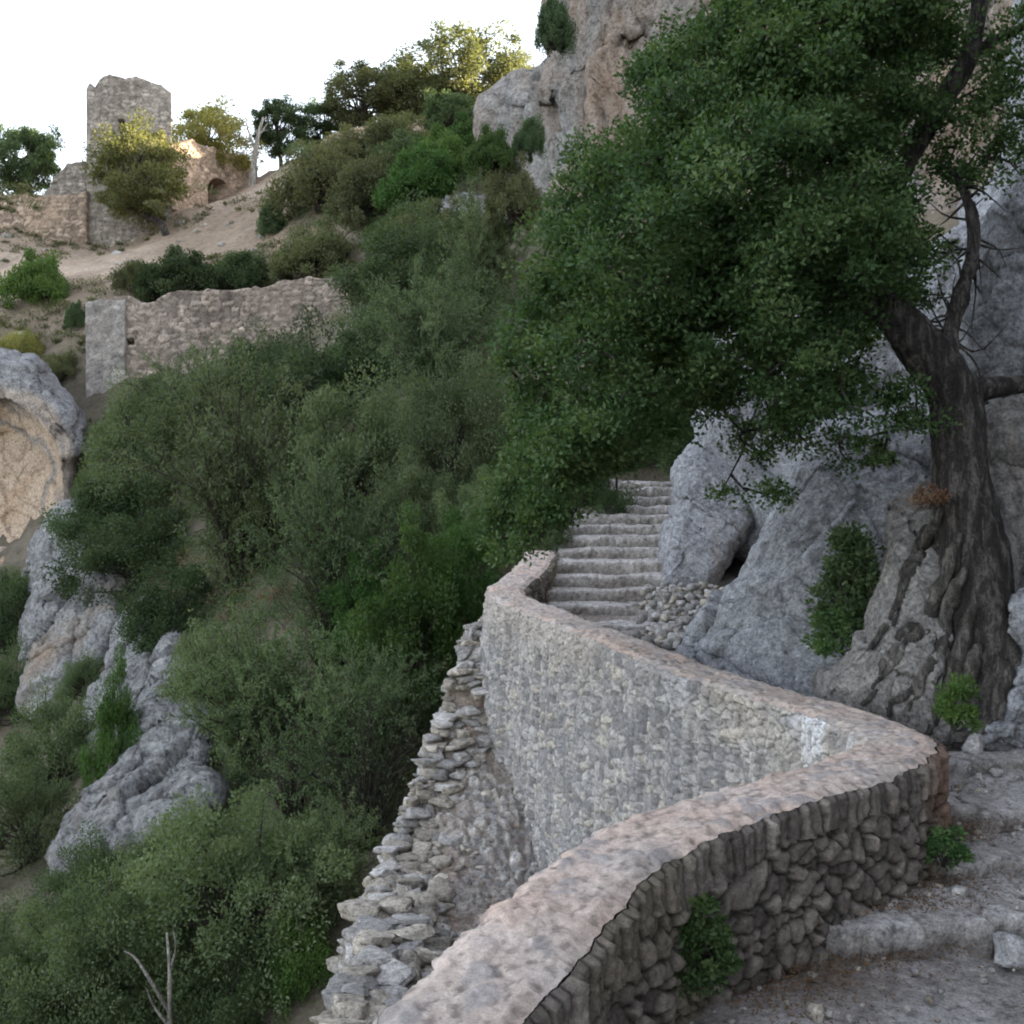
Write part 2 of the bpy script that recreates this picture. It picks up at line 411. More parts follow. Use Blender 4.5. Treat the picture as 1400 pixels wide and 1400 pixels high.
# ------------------------------------------------------------------ rocks: closed bodies with an outline, a depth, a thickness
def rock(poly, d0, gx=0., gy=0., tf=1., tb=2., pw=3., nb=220, nr=80, amp=.15, sc=1., seed=0, aniso=(1, 1, 1), rot=0., inset=None, fine=.42, sharp=False, follow=None, ring=0.):
    b = catmull(np.array(list(poly) + [poly[0]], float), len(poly) * 14)
    if sharp: b = np.array(list(poly) + [poly[0]], float)
    b = resample(b, nb + 1)[:-1]
    b = b + np.c_[fbm(np.c_[b / 26, b[:, :1] * 0 + seed], 3, seed + 70), fbm(np.c_[b / 26 + 9, b[:, :1] * 0 + seed], 3, seed + 71)] * 7
    c = b.mean(0)
    rho = np.linspace(0, 1, nr) ** .8
    px = c[0] + (b[:, 0] - c[0])[:, None] * rho[None]; py = c[1] + (b[:, 1] - c[1])[:, None] * rho[None]
    prof = np.sqrt(np.clip(1 - rho ** pw, 0, 1))[None]
    base = d0 + gx * (px - c[0]) + gy * (py - c[1])
    if follow is not None:                                     # lie on the hillside
        hp = np.array([list(0.9 * (bb - c) + c) + [hit(*(0.9 * (bb - c) + c))[1]] for bb in b[::10]])
        A = np.c_[np.ones(len(hp)), hp[:, :2] - c]; kf = np.linalg.lstsq(A, hp[:, 2], rcond=None)[0]
        base = kf[0] + kf[1] * (px - c[0]) + kf[2] * (py - c[1]) - follow
    df = base - tf * prof
    if inset is not None:
        cx, cy, rx, ry, dep = inset
        e = np.clip(1 - ((px - cx) / rx) ** 2 - ((py - cy) / ry) ** 2, 0, 1); df = df + dep * np.sqrt(e)
    df = df + ring * (np.cos(rho * 11.) * .6)[None]
    def to3(px, py, d): return np.stack([(px - 700) * d / F, d, (700 - py) * d / F], -1).reshape(-1, 3)
    vf = to3(px, py, df)
    sub = slice(0, nr, 4) if False else slice(0, nr)
    vb = to3(px, py, base + tb * prof)
    v = np.vstack([vf, vb]); n = nb * nr
    i = (np.arange(nb) * nr)[:, None]; i2 = ((np.arange(nb) + 1) % nb * nr)[:, None]; j = np.arange(nr - 1)[None]
    q = np.stack([i + j, i + j + 1, i2 + j + 1, i2 + j], -1).reshape(-1, 4)
    f = np.vstack([q, q[:, ::-1] + n])
    # normals by accumulation
    def normals(v):
        a = np.cross(v[f[:, 2]] - v[f[:, 0]], v[f[:, 3]] - v[f[:, 1]])
        nn = np.zeros_like(v)
        for k in range(4): np.add.at(nn, f[:, k], a)
        # the rim and the centre are shared points
        rim = np.arange(nb) * nr + nr - 1; s = nn[rim] + nn[rim + n]; nn[rim] = s; nn[rim + n] = s
        ce = np.arange(nb) * nr; nn[ce] = nn[ce].sum(0); nn[ce + n] = nn[ce + n].sum(0)
        return nn / (np.linalg.norm(nn, axis=1)[:, None] + 1e-12)
    R = np.array([[math.cos(rot), 0, math.sin(rot)], [0, 1, 0], [-math.sin(rot), 0, math.cos(rot)]])
    w = (v @ R.T) * np.array(aniso) / sc
    nn = normals(v)
    if nn[:n, 1].mean() > 0: nn = -nn; f = f[:, ::-1]
    wp_ = w + np.stack([fbm(w * 1.3 + k * 9, 3, seed + 20 + k) for k in range(3)], 1) * .35
    h1, e1 = facets(wp_ * 1.5, seed); h2, e2 = facets(wp_ * 3.9 + 3, seed + 31)
    v = v + nn * (amp * (fbm(w, 3, seed) * .9 + h1 * 1.15 - np.clip(.09 - e1, 0, 1) * 3.2 + fbm(w * 1.6 + 7, 4, seed + 3, .55, True) * .55))[:, None]
    nn = normals(v)
    if nn[:n, 1].mean() > 0: nn = -nn
    w2 = w * 4.5
    v = v + nn * (amp * fine * (fbm(w2, 5, seed + 9, .62, True) + h2 * .9 - np.clip(.08 - e2, 0, 1) * 2.5 + fbm(w2 * 5, 4, seed + 10, .6) * .35))[:, None]
    return v, f

SM = dict(smooth=True)
# big cliff behind and above the oak, up out of the frame
v, f = rock([(745, 30), (744, 102), (700, 128), (664, 152), (672, 200), (694, 250), (690, 330), (680, 410), (900, 520), (1200, 560), (1700, 560), (2100, 200), (2300, -500),
             (2000, -1100), (1400, -1000), (1000, -560), (850, -260), (775, -40)], 37, gx=-.014, gy=-.006, tf=3.2, tb=6, pw=9, nb=520, nr=190, amp=.9, sc=6., seed=4, aniso=(1, 1, .3), rot=.35, fine=.5)
setting('cliff', v, f, M['cliff_orange'], **SM)
# cliff close to the path on the right, tall enough to keep the path in shade
v, f = rock([(1000, 420), (960, 560), (985, 700), (1080, 840), (1300, 960), (1700, 1080), (2300, 1000), (2500, 200), (2300, -600), (1800, -700), (1500, -260), (1430, 60), (1370, 250), (1290, 350), (1180, 380)],
            14.0, gx=-.0042, gy=-.001, tf=1.4, tb=5, pw=4, nb=340, nr=130, amp=.34, sc=2.6, seed=12, aniso=(1, 1, .6), rot=.7)
setting('cliff', v, f, M['rock'], **SM)
# unseen rock wall added beside the viewer on the right to block the sun
ny, nz_ = 150, 130
yy = np.linspace(-14, 9.5, ny); hh_ = np.linspace(-3.2, 15, nz_)
Yc, Zc = np.meshgrid(yy, hh_, indexing='ij')
q = np.c_[Yc.ravel() * 0 + 6, Yc.ravel(), Zc.ravel()]
h1, e1 = facets(q / 2.2, 501); h2, e2 = facets(q / .7, 502)
xc = 5.7 + .16 * (Zc.ravel() + 2.4) + .10 * np.clip(Yc.ravel() - 4, 0, 9) + np.clip(4 - Yc.ravel(), 0, 20) * .02 - h1 * .6 - h2 * .14 - fbm(q * .8, 4, 503) * .3
fr = np.c_[xc, q[:, 1:]]; bk = fr + np.array([4., 0, 0]); n_ = len(fr); g = grid_faces(ny, nz_)
k_ = np.arange(ny - 1) * nz_ + nz_ - 1; j_ = np.arange(nz_ - 1); j2 = (ny - 1) * nz_ + j_
setting('cliff', np.vstack([fr, bk]), np.vstack([g, g[:, ::-1] + n_, np.stack([k_, k_ + nz_, k_ + nz_ + n_, k_ + n_], 1), np.stack([j_, j_ + 1, j_ + 1 + n_, j_ + n_], 1), np.stack([j2 + 1, j2, j2 + n_, j2 + 1 + n_], 1)]), M['rock'], smooth=True)
# cliffs across the gully on the left
HOL = (-14, 662, 100, 118)
v, f = rock([(-220, 470), (-20, 488), (46, 490), (74, 516), (104, 560), (118, 600), (96, 640), (100, 690), (84, 730), (60, 800), (30, 850), (-60, 880), (-240, 860)], 45.5, gx=-.008, gy=-.002,
            tf=1.4, tb=6, pw=12, amp=.42, sc=5., seed=21, nb=380, nr=170, inset=HOL + (1.9,), aniso=(1, 1, .5), rot=.5, sharp=True, fine=.4)
hx = (700 + v[:, 0] / v[:, 1] * F - HOL[0]) / HOL[2]; hy = (700 - v[:, 2] / v[:, 1] * F - HOL[1]) / HOL[3]
rr = np.hypot(hx, hy) + fbm(v * .5, 4, 301) * .16
tnt = np.clip((1.06 - rr) / .12, 0, 1) * (1 - .75 * np.exp(-((rr - .80) / .035) ** 2)) + .55 * np.exp(-((rr - 1.12) / .08) ** 2)
setting('cliff', v, f, M['cliff_hollow'], smooth=True, tint=np.clip(tnt, 0, 1))
ROCKS = [
    ('rock_ridge', 'pale grey rock ridge dropping below the orange hollow cliff at left', [(52, 765), (75, 715), (102, 690), (128, 735), (150, 790), (165, 850), (140, 905), (100, 940), (62, 975), (46, 960), (52, 860)], 37, dict(follow=.6, tf=1.2, tb=4, amp=.42, sc=4., aniso=(1, 1, .25), rot=.45, sharp=True, pw=6., nb=260, nr=110), 'cliff_grey'),
    ('rock_ridge', 'narrow grey rock rib between dark shrubs left of the big wispy bush', [(168, 880), (192, 815), (212, 830), (206, 890), (196, 950), (170, 1010), (128, 1040), (140, 960)], 33, dict(follow=.4, tf=.8, tb=3, amp=.3, sc=3., aniso=(1, 1, .25), rot=.5, sharp=True, pw=6., nb=240, nr=90), 'cliff_grey'),
    ('rock_ridge', 'long pale rock spur slanting down to the left through green shrubs', [(240, 870), (262, 930), (272, 1010), (282, 1090), (240, 1135), (190, 1150), (140, 1175), (88, 1196), (78, 1168), (130, 1120), (180, 1050), (205, 985), (222, 920)], 25.5, dict(follow=.4, tf=.9, tb=3, amp=.3, sc=3., aniso=(1, 1, .22), rot=.62, sharp=True, pw=6., nb=280, nr=110), 'cliff_grey'),
    ('rock_outcrop', 'small white rock outcrop above the shrubs below the tall cliff', [(585, 290), (620, 268), (665, 278), (690, 300), (680, 325), (640, 322), (600, 312)], 43, dict(follow=.3, tf=.8, tb=2, amp=.3, sc=1.5), 'cliff_grey'),
    ('rock', 'upright grey rock beside the right edge of the far stairs', [(932, 632), (968, 596), (1004, 590), (1038, 650), (1034, 712), (1006, 752), (965, 815), (905, 815), (906, 760), (922, 690)], 16.6, dict(gy=-.006, tf=.7, tb=1.6, amp=.12, sc=1.6, rot=.8, aniso=(1, 1, .4), pw=9., fine=.3, sharp=True, nb=260, nr=110), 'rock'),
    ('rock_slab', 'big tilted grey limestone slab between the oak trunk and the stairs', [(1128, 585), (1200, 560), (1290, 550), (1330, 640), (1300, 760), (1300, 900), (1270, 1030), (1180, 1025), (1060, 985), (985, 950), (935, 895), (955, 835), (1010, 780), (1052, 720), (1096, 640)], 10.9, dict(gx=-.0028, gy=-.0042, tf=.75, tb=2., amp=.11, sc=1.7, rot=.75, aniso=(1, 1, .4), nb=340, nr=170, pw=9., fine=.36, sharp=True), 'rock'),
    ('rock_mound', 'brown rock hump under the roots of the oak', [(1225, 690), (1270, 665), (1330, 680), (1385, 780), (1400, 900), (1385, 990), (1330, 1030), (1250, 1020), (1150, 985), (1120, 950), (1170, 880), (1205, 790)], 8.75, dict(gx=-.001, gy=-.0028, tf=.5, tb=1.6, amp=.07, sc=.6, rot=.45, aniso=(1, 1, .3), nb=260, nr=100), 'rock_brown'),
    ('rock', 'large pale blue grey rock right of the oak fork at the right edge', [(1312, 440), (1330, 350), (1370, 280), (1420, 200), (1560, 170), (1600, 480), (1480, 560), (1390, 552), (1346, 528)], 10.4, dict(tf=.7, tb=2, sharp=True, pw=6., amp=.13, sc=1.5, rot=.7, aniso=(1, 1, .5), nb=240, nr=90), 'rock'),
    ('rock', 'brownish rock block right of the oak trunk, below the pale rock', [(1350, 575), (1420, 552), (1560, 545), (1580, 820), (1440, 850), (1366, 815), (1340, 700)], 9.7, dict(tf=.5, tb=2, amp=.11, sc=1.2, rot=.5, aniso=(1, 1, .5), sharp=True, pw=7.), 'rock_brown'),
    ('boulder', 'pale rounded boulder at the right edge beside the foot of the oak', [(1372, 865), (1392, 820), (1440, 796), (1540, 800), (1560, 900), (1470, 935), (1400, 925)], 8.1, dict(tf=.35, tb=.7, amp=.06, sc=.5, pw=2.2), 'rock'),
    ('rock', 'low grey rock above the upper near steps at the right edge', [(1350, 985), (1385, 930), (1430, 900), (1560, 905), (1580, 1035), (1450, 1035), (1340, 1028), (1310, 1016)], 8.0, dict(tf=.3, tb=.8, amp=.07, sc=.5, pw=2.4), 'rock'),
]
for i, (nm, lab, poly, d, kw, mt) in enumerate(ROCKS):
    v, f = rock(poly, d, seed=60 + i * 7, **kw)
    if nm == 'rock_mound': MOUND = v
    solo(nm, lab, 'rock', v, f, M[mt], **SM)

# ------------------------------------------------------------------ the parapet wall
def wp(px, py, z):
    d = z * F / (700 - py); return [(px - 700) * d / F, d, z]
inner = [[-.62, 2.0, -1.76], [-.3, 2.75, -1.71], wp(708, 1400, -1.65), wp(785, 1305, -1.58), wp(850, 1238, -1.54), wp(909, 1175, -1.50), wp(980, 1140, -1.47), wp(1058, 1112, -1.45), wp(1152, 1083, -1.42),
         wp(1243, 1053, -1.40), [2.5, 6.44, -1.4], wp(1274, 1008, -1.4), wp(1223, 986, -1.4), wp(1164, 967, -1.39), wp(1086, 947, -1.36), wp(1007, 923, -1.3), wp(943, 902, -1.26), wp(889, 879, -1.2),
         wp(807, 850, -1.13), wp(764, 832, -1.08), wp(728, 821, -1.03), wp(716, 811, -.97), wp(721, 800, -.92), wp(736, 789, -.86), wp(754, 768, -.72), wp(759, 753, -.6)]
NW = 1500
ic = resample(catmull(inner, 800), NW)
k = np.ones(61) / 61
pad = np.pad(ic, ((30, 30), (0, 0)), 'edge'); ic = np.stack([np.convolve(pad[:, j], k, 'valid') for j in range(3)], 1)
tg = np.gradient(ic[:, :2], axis=0); tg /= np.linalg.norm(tg, axis=1)[:, None]
pad = np.pad(tg, ((60, 60), (0, 0)), 'edge'); tg = np.stack([np.convolve(pad[:, j], np.ones(121) / 121, 'valid') for j in range(2)], 1)
tg /= np.linalg.norm(tg, axis=1)[:, None]
nout = np.stack([-tg[:, 1], tg[:, 0]], 1)                      # towards the ravine
S = np.r_[0, np.cumsum(np.linalg.norm(np.diff(ic, axis=0), axis=1))]
WID = .45
apex = int(np.argmin(np.hypot(ic[:, 0] - 2.5, ic[:, 1] - 6.44)))
# path level along the wall (inner foot)
foot = np.interp(ic[:, 1], [2, 4, 5.5, 6.1, 6.8, 7.5, 9.5, 13, 14.2, 17.5], [-2.3, -2.25, -2.2, -2.07, -1.9, -1.8, -1.72, -1.55, -1.4, -.5])
wall = thing('parapet_wall', 'low bent stone parapet wall with pinkish lime coping beside the path', 'wall', (1., 6., -3.5))


# coping
nv = 44; t = np.linspace(0, 1, nv)
U, T = np.meshgrid(S, t, indexing='ij')
pt = np.c_[U.ravel(), T.ravel() * WID, np.zeros(U.size)]
edge = np.minimum(T, 1 - T).ravel() * WID
jag_o = (fbm(np.c_[S * 12, S * 0, S * 0], 4, 31) * .05)[:, None]; jag_i = (fbm(np.c_[S * 13, S * 0 + 4, S * 0], 4, 33) * .035)[:, None]
w = (T * (WID + jag_o) + (1 - T) * jag_i)
XY = ic[:, None, :2] + nout[:, None] * w[..., None]
f1, f2, cid = voronoi(pt[:, 0] / .13, pt[:, 1] / .10, 5)
pits = np.clip(fbm(pt * np.array([19, 34, 1]), 4, 35) - .2, 0, 1)
h = fbm(pt * 3.2, 4, 36) * .016 + fbm(pt * 24, 4, 37) * .010 - pits * .016 + np.clip(f2 - f1, 0, .4) * .02 * (cid > .6) - np.clip(.06 - edge, 0, 1) ** 1.0 * .5
Zt = ic[:, 2][:, None] + h.reshape(U.shape) + .02
pink = np.array([.47, .355, .295]); grey = np.array([.40, .345, .31]); pit_col = np.array([.12, .10, .088])
a = np.clip(fbm(pt * 2.1, 4, 38) * .9 + .5, 0, 1)
col = mix3(pink, grey, a); col = mix3(col, [.50, .44, .40], np.clip(fbm(pt * 6, 3, 39) * 1.3, 0, 1) * .6)
col = mix3(col, pit_col, np.clip(pits * 4., 0, .55)); col = mix3(col, [.27, .25, .245], np.clip((cid > .8) * (f2 - f1) * 3, 0, .7))  # coping colour goes darker in the pits
part('coping', np.c_[XY.reshape(-1, 2), Zt.ravel()], grid_faces(NW, nv, flip=True), M['coping'], wall, smooth=True, col=col)
top_i = np.c_[XY[:, 0], Zt[:, 0]]; top_o = np.c_[XY[:, -1], Zt[:, -1]]

def wall_face(top, nrm, foot_z, nvv, cw, ch, depth, seed, colf, name, batter=0., coprow=.16, rg=None, flat=.42):
    i0, i1 = rg or (0, NW)
    n = i1 - i0; top = top[i0:i1]; nrm = nrm[i0:i1]; fz = foot_z[i0:i1]; s = S[i0:i1]
    vv = np.linspace(0, 1, nvv)
    H = (top[:, 2] - fz)
    V = vv[None] * H[:, None]; Us = np.repeat(s[:, None], nvv, 1)
    u = Us.ravel(); w = V.ravel()
    q = np.c_[u, w, np.zeros(u.size)]
    du = fbm(q * 7, 4, seed + 1) * .042; dw = fbm(q * 7 + 30, 4, seed + 2) * .042
    rowsel = w < coprow * (1 + .5 * fbm(q * 4 + 60, 2, seed + 11))
    # the top course: upright stones; below: rounded random stones
    lo1 = fbm(q * 1.3, 3, seed + 21) * .11; lo2 = fbm(q * 1.3 + 50, 3, seed + 22) * .11
    f1, f2, cid = voronoi((u + du + lo1 + w * .13) / cw, (w + dw + lo2 - u * .06) / ch, seed, 1.)
    b1, b2, bid = voronoi((u + du + lo1) / (cw * 1.9), (w + dw + lo2) / (ch * 1.8), seed + 25, 1.)
    big = (bid > .86); f1 = np.where(big, b1, f1); f2 = np.where(big, b2, f2); cid = np.where(big, (bid - .86) / .14, cid)
    g1, g2, cid2 = voronoi((u + du * .5) / (cw * .62), np.full_like(u, .5) + w * .3, seed + 4, .6)
    f1 = np.where(rowsel, g1, f1); f2 = np.where(rowsel, g2, f2); cid = np.where(rowsel, cid2, cid)
    e = np.clip((f2 - f1) / flat, 0, 1)
    bulge = np.sqrt(np.clip(1 - (1 - e) ** 2, 0, 1))
    h = depth * (bulge - .3 + (cid - .5) * .75 * e) + fbm(q * 20, 4, seed + 6) * depth * .26 + fbm(q * 2., 3, seed + 7) * .03
    h = h * np.clip(w / .02, 0.15, 1) + batter * w
    xyz = np.stack([np.repeat(top[:, 0][:, None], nvv, 1), np.repeat(top[:, 1][:, None], nvv, 1), top[:, 2][:, None] - V], -1).reshape(-1, 3)
    xyz[:, :2] += np.repeat(nrm, nvv, 0) * h[:, None]
    col = colf(q, e, cid, w)
    return xyz, grid_faces(n, nvv), col

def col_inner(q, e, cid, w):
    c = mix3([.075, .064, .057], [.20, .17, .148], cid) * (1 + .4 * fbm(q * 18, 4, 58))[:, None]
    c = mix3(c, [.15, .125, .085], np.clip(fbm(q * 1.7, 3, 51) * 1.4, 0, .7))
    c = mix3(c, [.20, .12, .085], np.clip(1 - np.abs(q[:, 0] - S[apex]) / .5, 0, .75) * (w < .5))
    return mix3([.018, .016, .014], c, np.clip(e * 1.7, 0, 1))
def col_outer(q, e, cid, w):
    c = mix3([.165, .158, .16], [.42, .39, .365], cid)
    c = mix3(c, [.40, .355, .29], (cid > .9) * .6); c = c * (1 + .28 * fbm(q * 26, 4, 57))[:, None]
    st = np.clip(fbm(q * np.array([9, 1.1, 1]), 4, 52) * 1.1 + .15, 0, 1)
    c = mix3(c, [.235, .235, .245], st * .45)
    warm = np.clip(1.1 - np.abs(q[:, 0] - S[apex] - 1.4) / 1.6, 0, 1) * np.clip(1 - w / .75, 0, 1)
    c = mix3(c, [.47, .415, .35], warm * np.clip(.5 + fbm(q * 4, 3, 53), 0, 1))
    drip = np.clip(fbm(q * np.array([3.2, .6, 1]) + 3, 4, 54) * 3.2 - .55, 0, 1) * np.clip(1 - w / .5, 0, 1) * np.clip(1.3 - np.abs(q[:, 0] - S[apex] - 1.4) / 1.2, 0, 1)
    c = mix3(c, [.62, .62, .64], drip)
    late = np.clip((q[:, 0] - 9.3) / .5, 0, 1) * np.clip(1 - w / .6, 0, 1)
    c = mix3(c, [.42, .365, .32], late * .75)
    return mix3(mix3([.085, .08, .075], [.22, .215, .21], np.clip(.5 + fbm(q * 3, 3, 55), 0, 1)), c, np.clip(e * 2.4, 0, 1))
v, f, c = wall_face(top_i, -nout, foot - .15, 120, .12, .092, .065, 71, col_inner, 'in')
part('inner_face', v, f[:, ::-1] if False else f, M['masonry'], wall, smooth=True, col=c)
ofoot = np.interp(S, [0, 3, S[apex], S[apex] + 2, S[-1] - 4, S[-1]], [-3.9, -3.9, -4., -4.2, -4.2, -3.])
v, f, c = wall_face(top_o, nout, ofoot, 300, .088, .066, .03, 81, col_outer, 'out', batter=.06, coprow=.0, flat=.30)
part('outer_face', v, f[:, ::-1], M['masonry'], wall, smooth=True, col=c)
# end of the wall up by the stairs
e0 = np.array([top_i[-1], top_o[-1], [top_o[-1][0], top_o[-1][1], -3], [top_i[-1][0], top_i[-1][1], -3]])

# ------------------------------------------------------------------ stones
def ico(sub):
    t = (1 + 5 ** .5) / 2
    v = np.array([(-1, t, 0), (1, t, 0), (-1, -t, 0), (1, -t, 0), (0, -1, t), (0, 1, t), (0, -1, -t), (0, 1, -t), (t, 0, -1), (t, 0, 1), (-t, 0, -1), (-t, 0, 1)], float)
    f = [(0, 11, 5), (0, 5, 1), (0, 1, 7), (0, 7, 10), (0, 10, 11), (1, 5, 9), (5, 11, 4), (11, 10, 2), (10, 7, 6), (7, 1, 8), (3, 9, 4), (3, 4, 2), (3, 2, 6), (3, 6, 8), (3, 8, 9), (4, 9, 5), (2, 4, 11), (6, 2, 10), (8, 6, 7), (9, 8, 1)]
    v = list(v / np.linalg.norm(v[0]))
    for _ in range(sub):
        cache = {}; nf = []
        def mid(a, b):
            k = (min(a, b), max(a, b))
            if k not in cache:
                m = v[a] + v[b]; v.append(m / np.linalg.norm(m)); cache[k] = len(v) - 1
            return cache[k]
        for a, b, c in f:
            x, y, z = mid(a, b), mid(b, c), mid(c, a); nf += [(a, x, z), (b, y, x), (c, z, y), (x, y, z)]
        f = nf
    return np.array(v), np.array(f)
ICO = {k: ico(k) for k in (1, 2, 3)}

def stone_shape(seed, sub=2, size=(.2, .15, .1), rough=.25):
    v, f = ICO[sub]; r = np.random.default_rng(seed)
    s = np.sign(v) * np.abs(v) ** .62                        # boxier than a ball
    s = np.sign(s) * np.abs(s) ** .8; s = s * (1 + rough * fbm(v * 1.6 + seed * 3.7, 3, seed)[:, None])
    for _ in range(6):                                        # broken flats
        n = unit(1, r)[0]; o = .55 + .3 * r.random(); dd = s @ n - o; s = s - np.clip(dd, 0, 9)[:, None] * n * .9
    s = s * (1 + .10 * fbm(v * 5 + seed * 1.3, 3, seed + 5, .6, True))[:, None]
    a = r.random() * 6.28; R = np.array([[math.cos(a), -math.sin(a), 0], [math.sin(a), math.cos(a), 0], [0, 0, 1]])
    tl = r.normal() * .18; R2 = np.array([[1, 0, 0], [0, math.cos(tl), -math.sin(tl)], [0, math.sin(tl), math.cos(tl)]])
    return (s * np.array(size) * .5) @ (R2 @ R).T, f

def stones(specs):
    vs, fs, cs, n = [], [], [], 0
    for (p, size, seed, col, sub) in specs:
        v, f = stone_shape(seed, sub, size); vs.append(v + np.asarray(p)); fs.append(f + n); n += len(v)
        cs.append(np.repeat(np.asarray(col)[None], len(v), 0))
    return np.concatenate(vs), np.concatenate(fs), np.concatenate(cs)

def stone_col(r, warm=.4):
    g = .20 + .20 * r.random(); w = r.random() < warm
    return np.array([g * (1.07 if w else 1.03), g * (.95 if w else .97), g * (.80 if w else .92)])

# ------------------------------------------------------------------ rubble terrace below the wall
ter = tps_fit([(0.4, 3, -3.15), (-1, 3, -3.2), (1, 5, -3.3), (-.2, 5.5, -3.25), (-1.3, 7, -3.32), (.4, 7, -3.45), (1.8, 8, -3.6), (.8, 9.5, -3.6), (-.6, 9, -3.45), (-1.5, 10, -3.5), (.3, 11, -3.55), (-.6, 11.3, -3.3),
               (-1.2, 12, -3.25), (-.4, 12.2, -2.75), (-.9, 12.6, -2.6), (-.1, 12.6, -2.7), (-.45, 13.1, -1.75), (-.55, 13.6, -1.6), (.2, 13.3, -1.8), (.5, 14.5, -1.6)])
EY = np.array([2, 5, 7, 8.5, 10, 11, 12, 12.6, 13.2, 14.5]); EX = np.array([-.78, -.80, -.94, -1.05, -1.18, -1.12, -.92, -.76, -.46, -.3])
gx_ = np.linspace(-2.4, 2.3, 190); gy_ = np.linspace(2, 14.3, 420)
X, Y = np.meshgrid(gx_, gy_, indexing='ij')
ex = np.interp(Y, EY, EX) + fbm(np.c_[Y.ravel() * 1.6, Y.ravel() * 0, Y.ravel() * 0], 3, 91).reshape(Y.shape) * .1
q = np.c_[X.ravel(), Y.ravel(), np.zeros(X.size)]
f1, f2, cid = voronoi(q[:, 0] / .12 + fbm(q * 6, 3, 92) * .5, q[:, 1] / .15 + fbm(q * 6, 3, 93) * .5, 94)
e = np.clip((f2 - f1) / .5, 0, 1)
bank = np.clip(fbm(q * 1.1, 3, 95) * 1.3 + .6, 0, 1)
Z = ter(X, Y) + (fbm(q * 1.3, 4, 96) * .10 + (np.sqrt(e) * .06 + (cid - .5) * .07 * e) * bank + fbm(q * 9, 4, 97, .6, True) * .05).reshape(X.shape)
Z = Z - np.clip(ex - .1 - X, 0, 9) * 5.5
col = mix3([.24, .19, .155], mix3([.24, .235, .23], [.42, .39, .36], cid), np.clip(e * 1.6, 0, 1) * bank)
red = np.clip(fbm(q * .9 + 5, 3, 98) * 1.8 - .1, 0, 1); col = mix3(col, [.17, .10, .07], red * .85) * (1 + .35 * fbm(q * 14, 3, 99))[:, None]
setting('ground', np.c_[q[:, :2], Z.ravel()], grid_faces(len(gx_), len(gy_)), M['rubble'], smooth=True, col=col)

# ruined dry stone edge along the drop
sp = []; r = np.random.default_rng(55)
ey = 3.2; cnt = 0
while ey < 13.7:
    x0 = float(np.interp(ey, EY, EX)) + .1 * float(fbm(np.array([[ey * 1.6, 0, 0]]), 3, 91)[0]); z0 = float(ter(np.array([x0 + .1]), np.array([ey]))[0])
    top = .06 + .20 * (vnoise(np.array([[ey * 1.5, 0, 0]]), 8)[0]) + (.14 if ey < 8.5 else 0)
    z = z0 - 1.1
    while z < z0 + top:
        hh = r.uniform(.03, .085)
        for lay in range(4 if z > z0 - .15 else 1):
            sz = (r.uniform(.10, .32), r.uniform(.10, .34), hh * 1.6)
            bat = (z0 + top - z) * .16
            sp.append(((x0 + lay * .15 - bat + r.normal() * .04, ey + r.normal() * .05, z + hh / 2 - lay * r.uniform(0, .09)), sz, cnt, stone_col(r, .5), 3 if ey < 9 else 2)); cnt += 1
        z += hh
    ey += r.uniform(.10, .16)
v, f, c = stones(sp)
solo('ruined_wall', 'crumbling dry stone edge at the drop, left of the rubble terrace', 'wall', v, f, M['rubble'], col=c)
# loose stones on the terrace (too many to count)
sp = []
for k in range(420):
    y = r.uniform(4, 13.3); x = float(np.interp(y, EY, EX)) + .15 + abs(r.normal()) * .9
    if x > 1.6: continue
    s = r.uniform(.025, .10) * (1.7 if r.random() < .08 else 1)
    sp.append(((x, y, float(ter(np.array([x]), np.array([y]))[0]) + .012), (s * 1.4, s * 1.3, s * .8), 2000 + k, stone_col(r, .5), 1))
v, f, c = stones(sp)
setting('rubble', v, f, M['rubble'], kind='stuff', col=c)

# ------------------------------------------------------------------ path and stairs
def path_z(x, y):
    return np.interp(y, [1, 5.5, 8.3, 9.5, 13, 14.3, 21.5, 25], [-2.26, -2.235, -2.0, -1.75, -1.6, -1.5, .2, .9])
gx_ = np.linspace(-.6, 5.6, 250); gy_ = np.linspace(1.2, 25, 560)
X, Y = np.meshgrid(gx_, gy_, indexing='ij')
q = np.c_[X.ravel(), Y.ravel(), np.zeros(X.size)]
Z = path_z(X, Y) + (fbm(q * .9, 4, 101) * .05 + fbm(q * 5, 4, 102) * .018 + fbm(q * 18, 3, 103) * .006).reshape(X.shape)
# keep it inside the wall line
wy = ic[:, 1]; o = np.argsort(wy); wx = np.interp(Y, wy[o], ic[o, 0])
Z = np.where(X < wx - .06, np.minimum(Z, -3.9), Z)
col = mix3([.25, .23, .22], [.40, .38, .37], np.clip(fbm(q * 1.2, 4, 104) + .5, 0, 1)); col = mix3(col, [.16, .115, .085], np.clip(fbm(q * .9 + 9, 3, 105) * 1.6 - .25, 0, .8))
keep = (X < wx - .06)
fcs = grid_faces(len(gx_), len(gy_)); kk = keep.ravel()
fcs = fcs[~kk[fcs].any(1)]
setting('path', np.c_[q[:, :2], Z.ravel()], fcs, M['pathstone'], smooth=True, col=col)

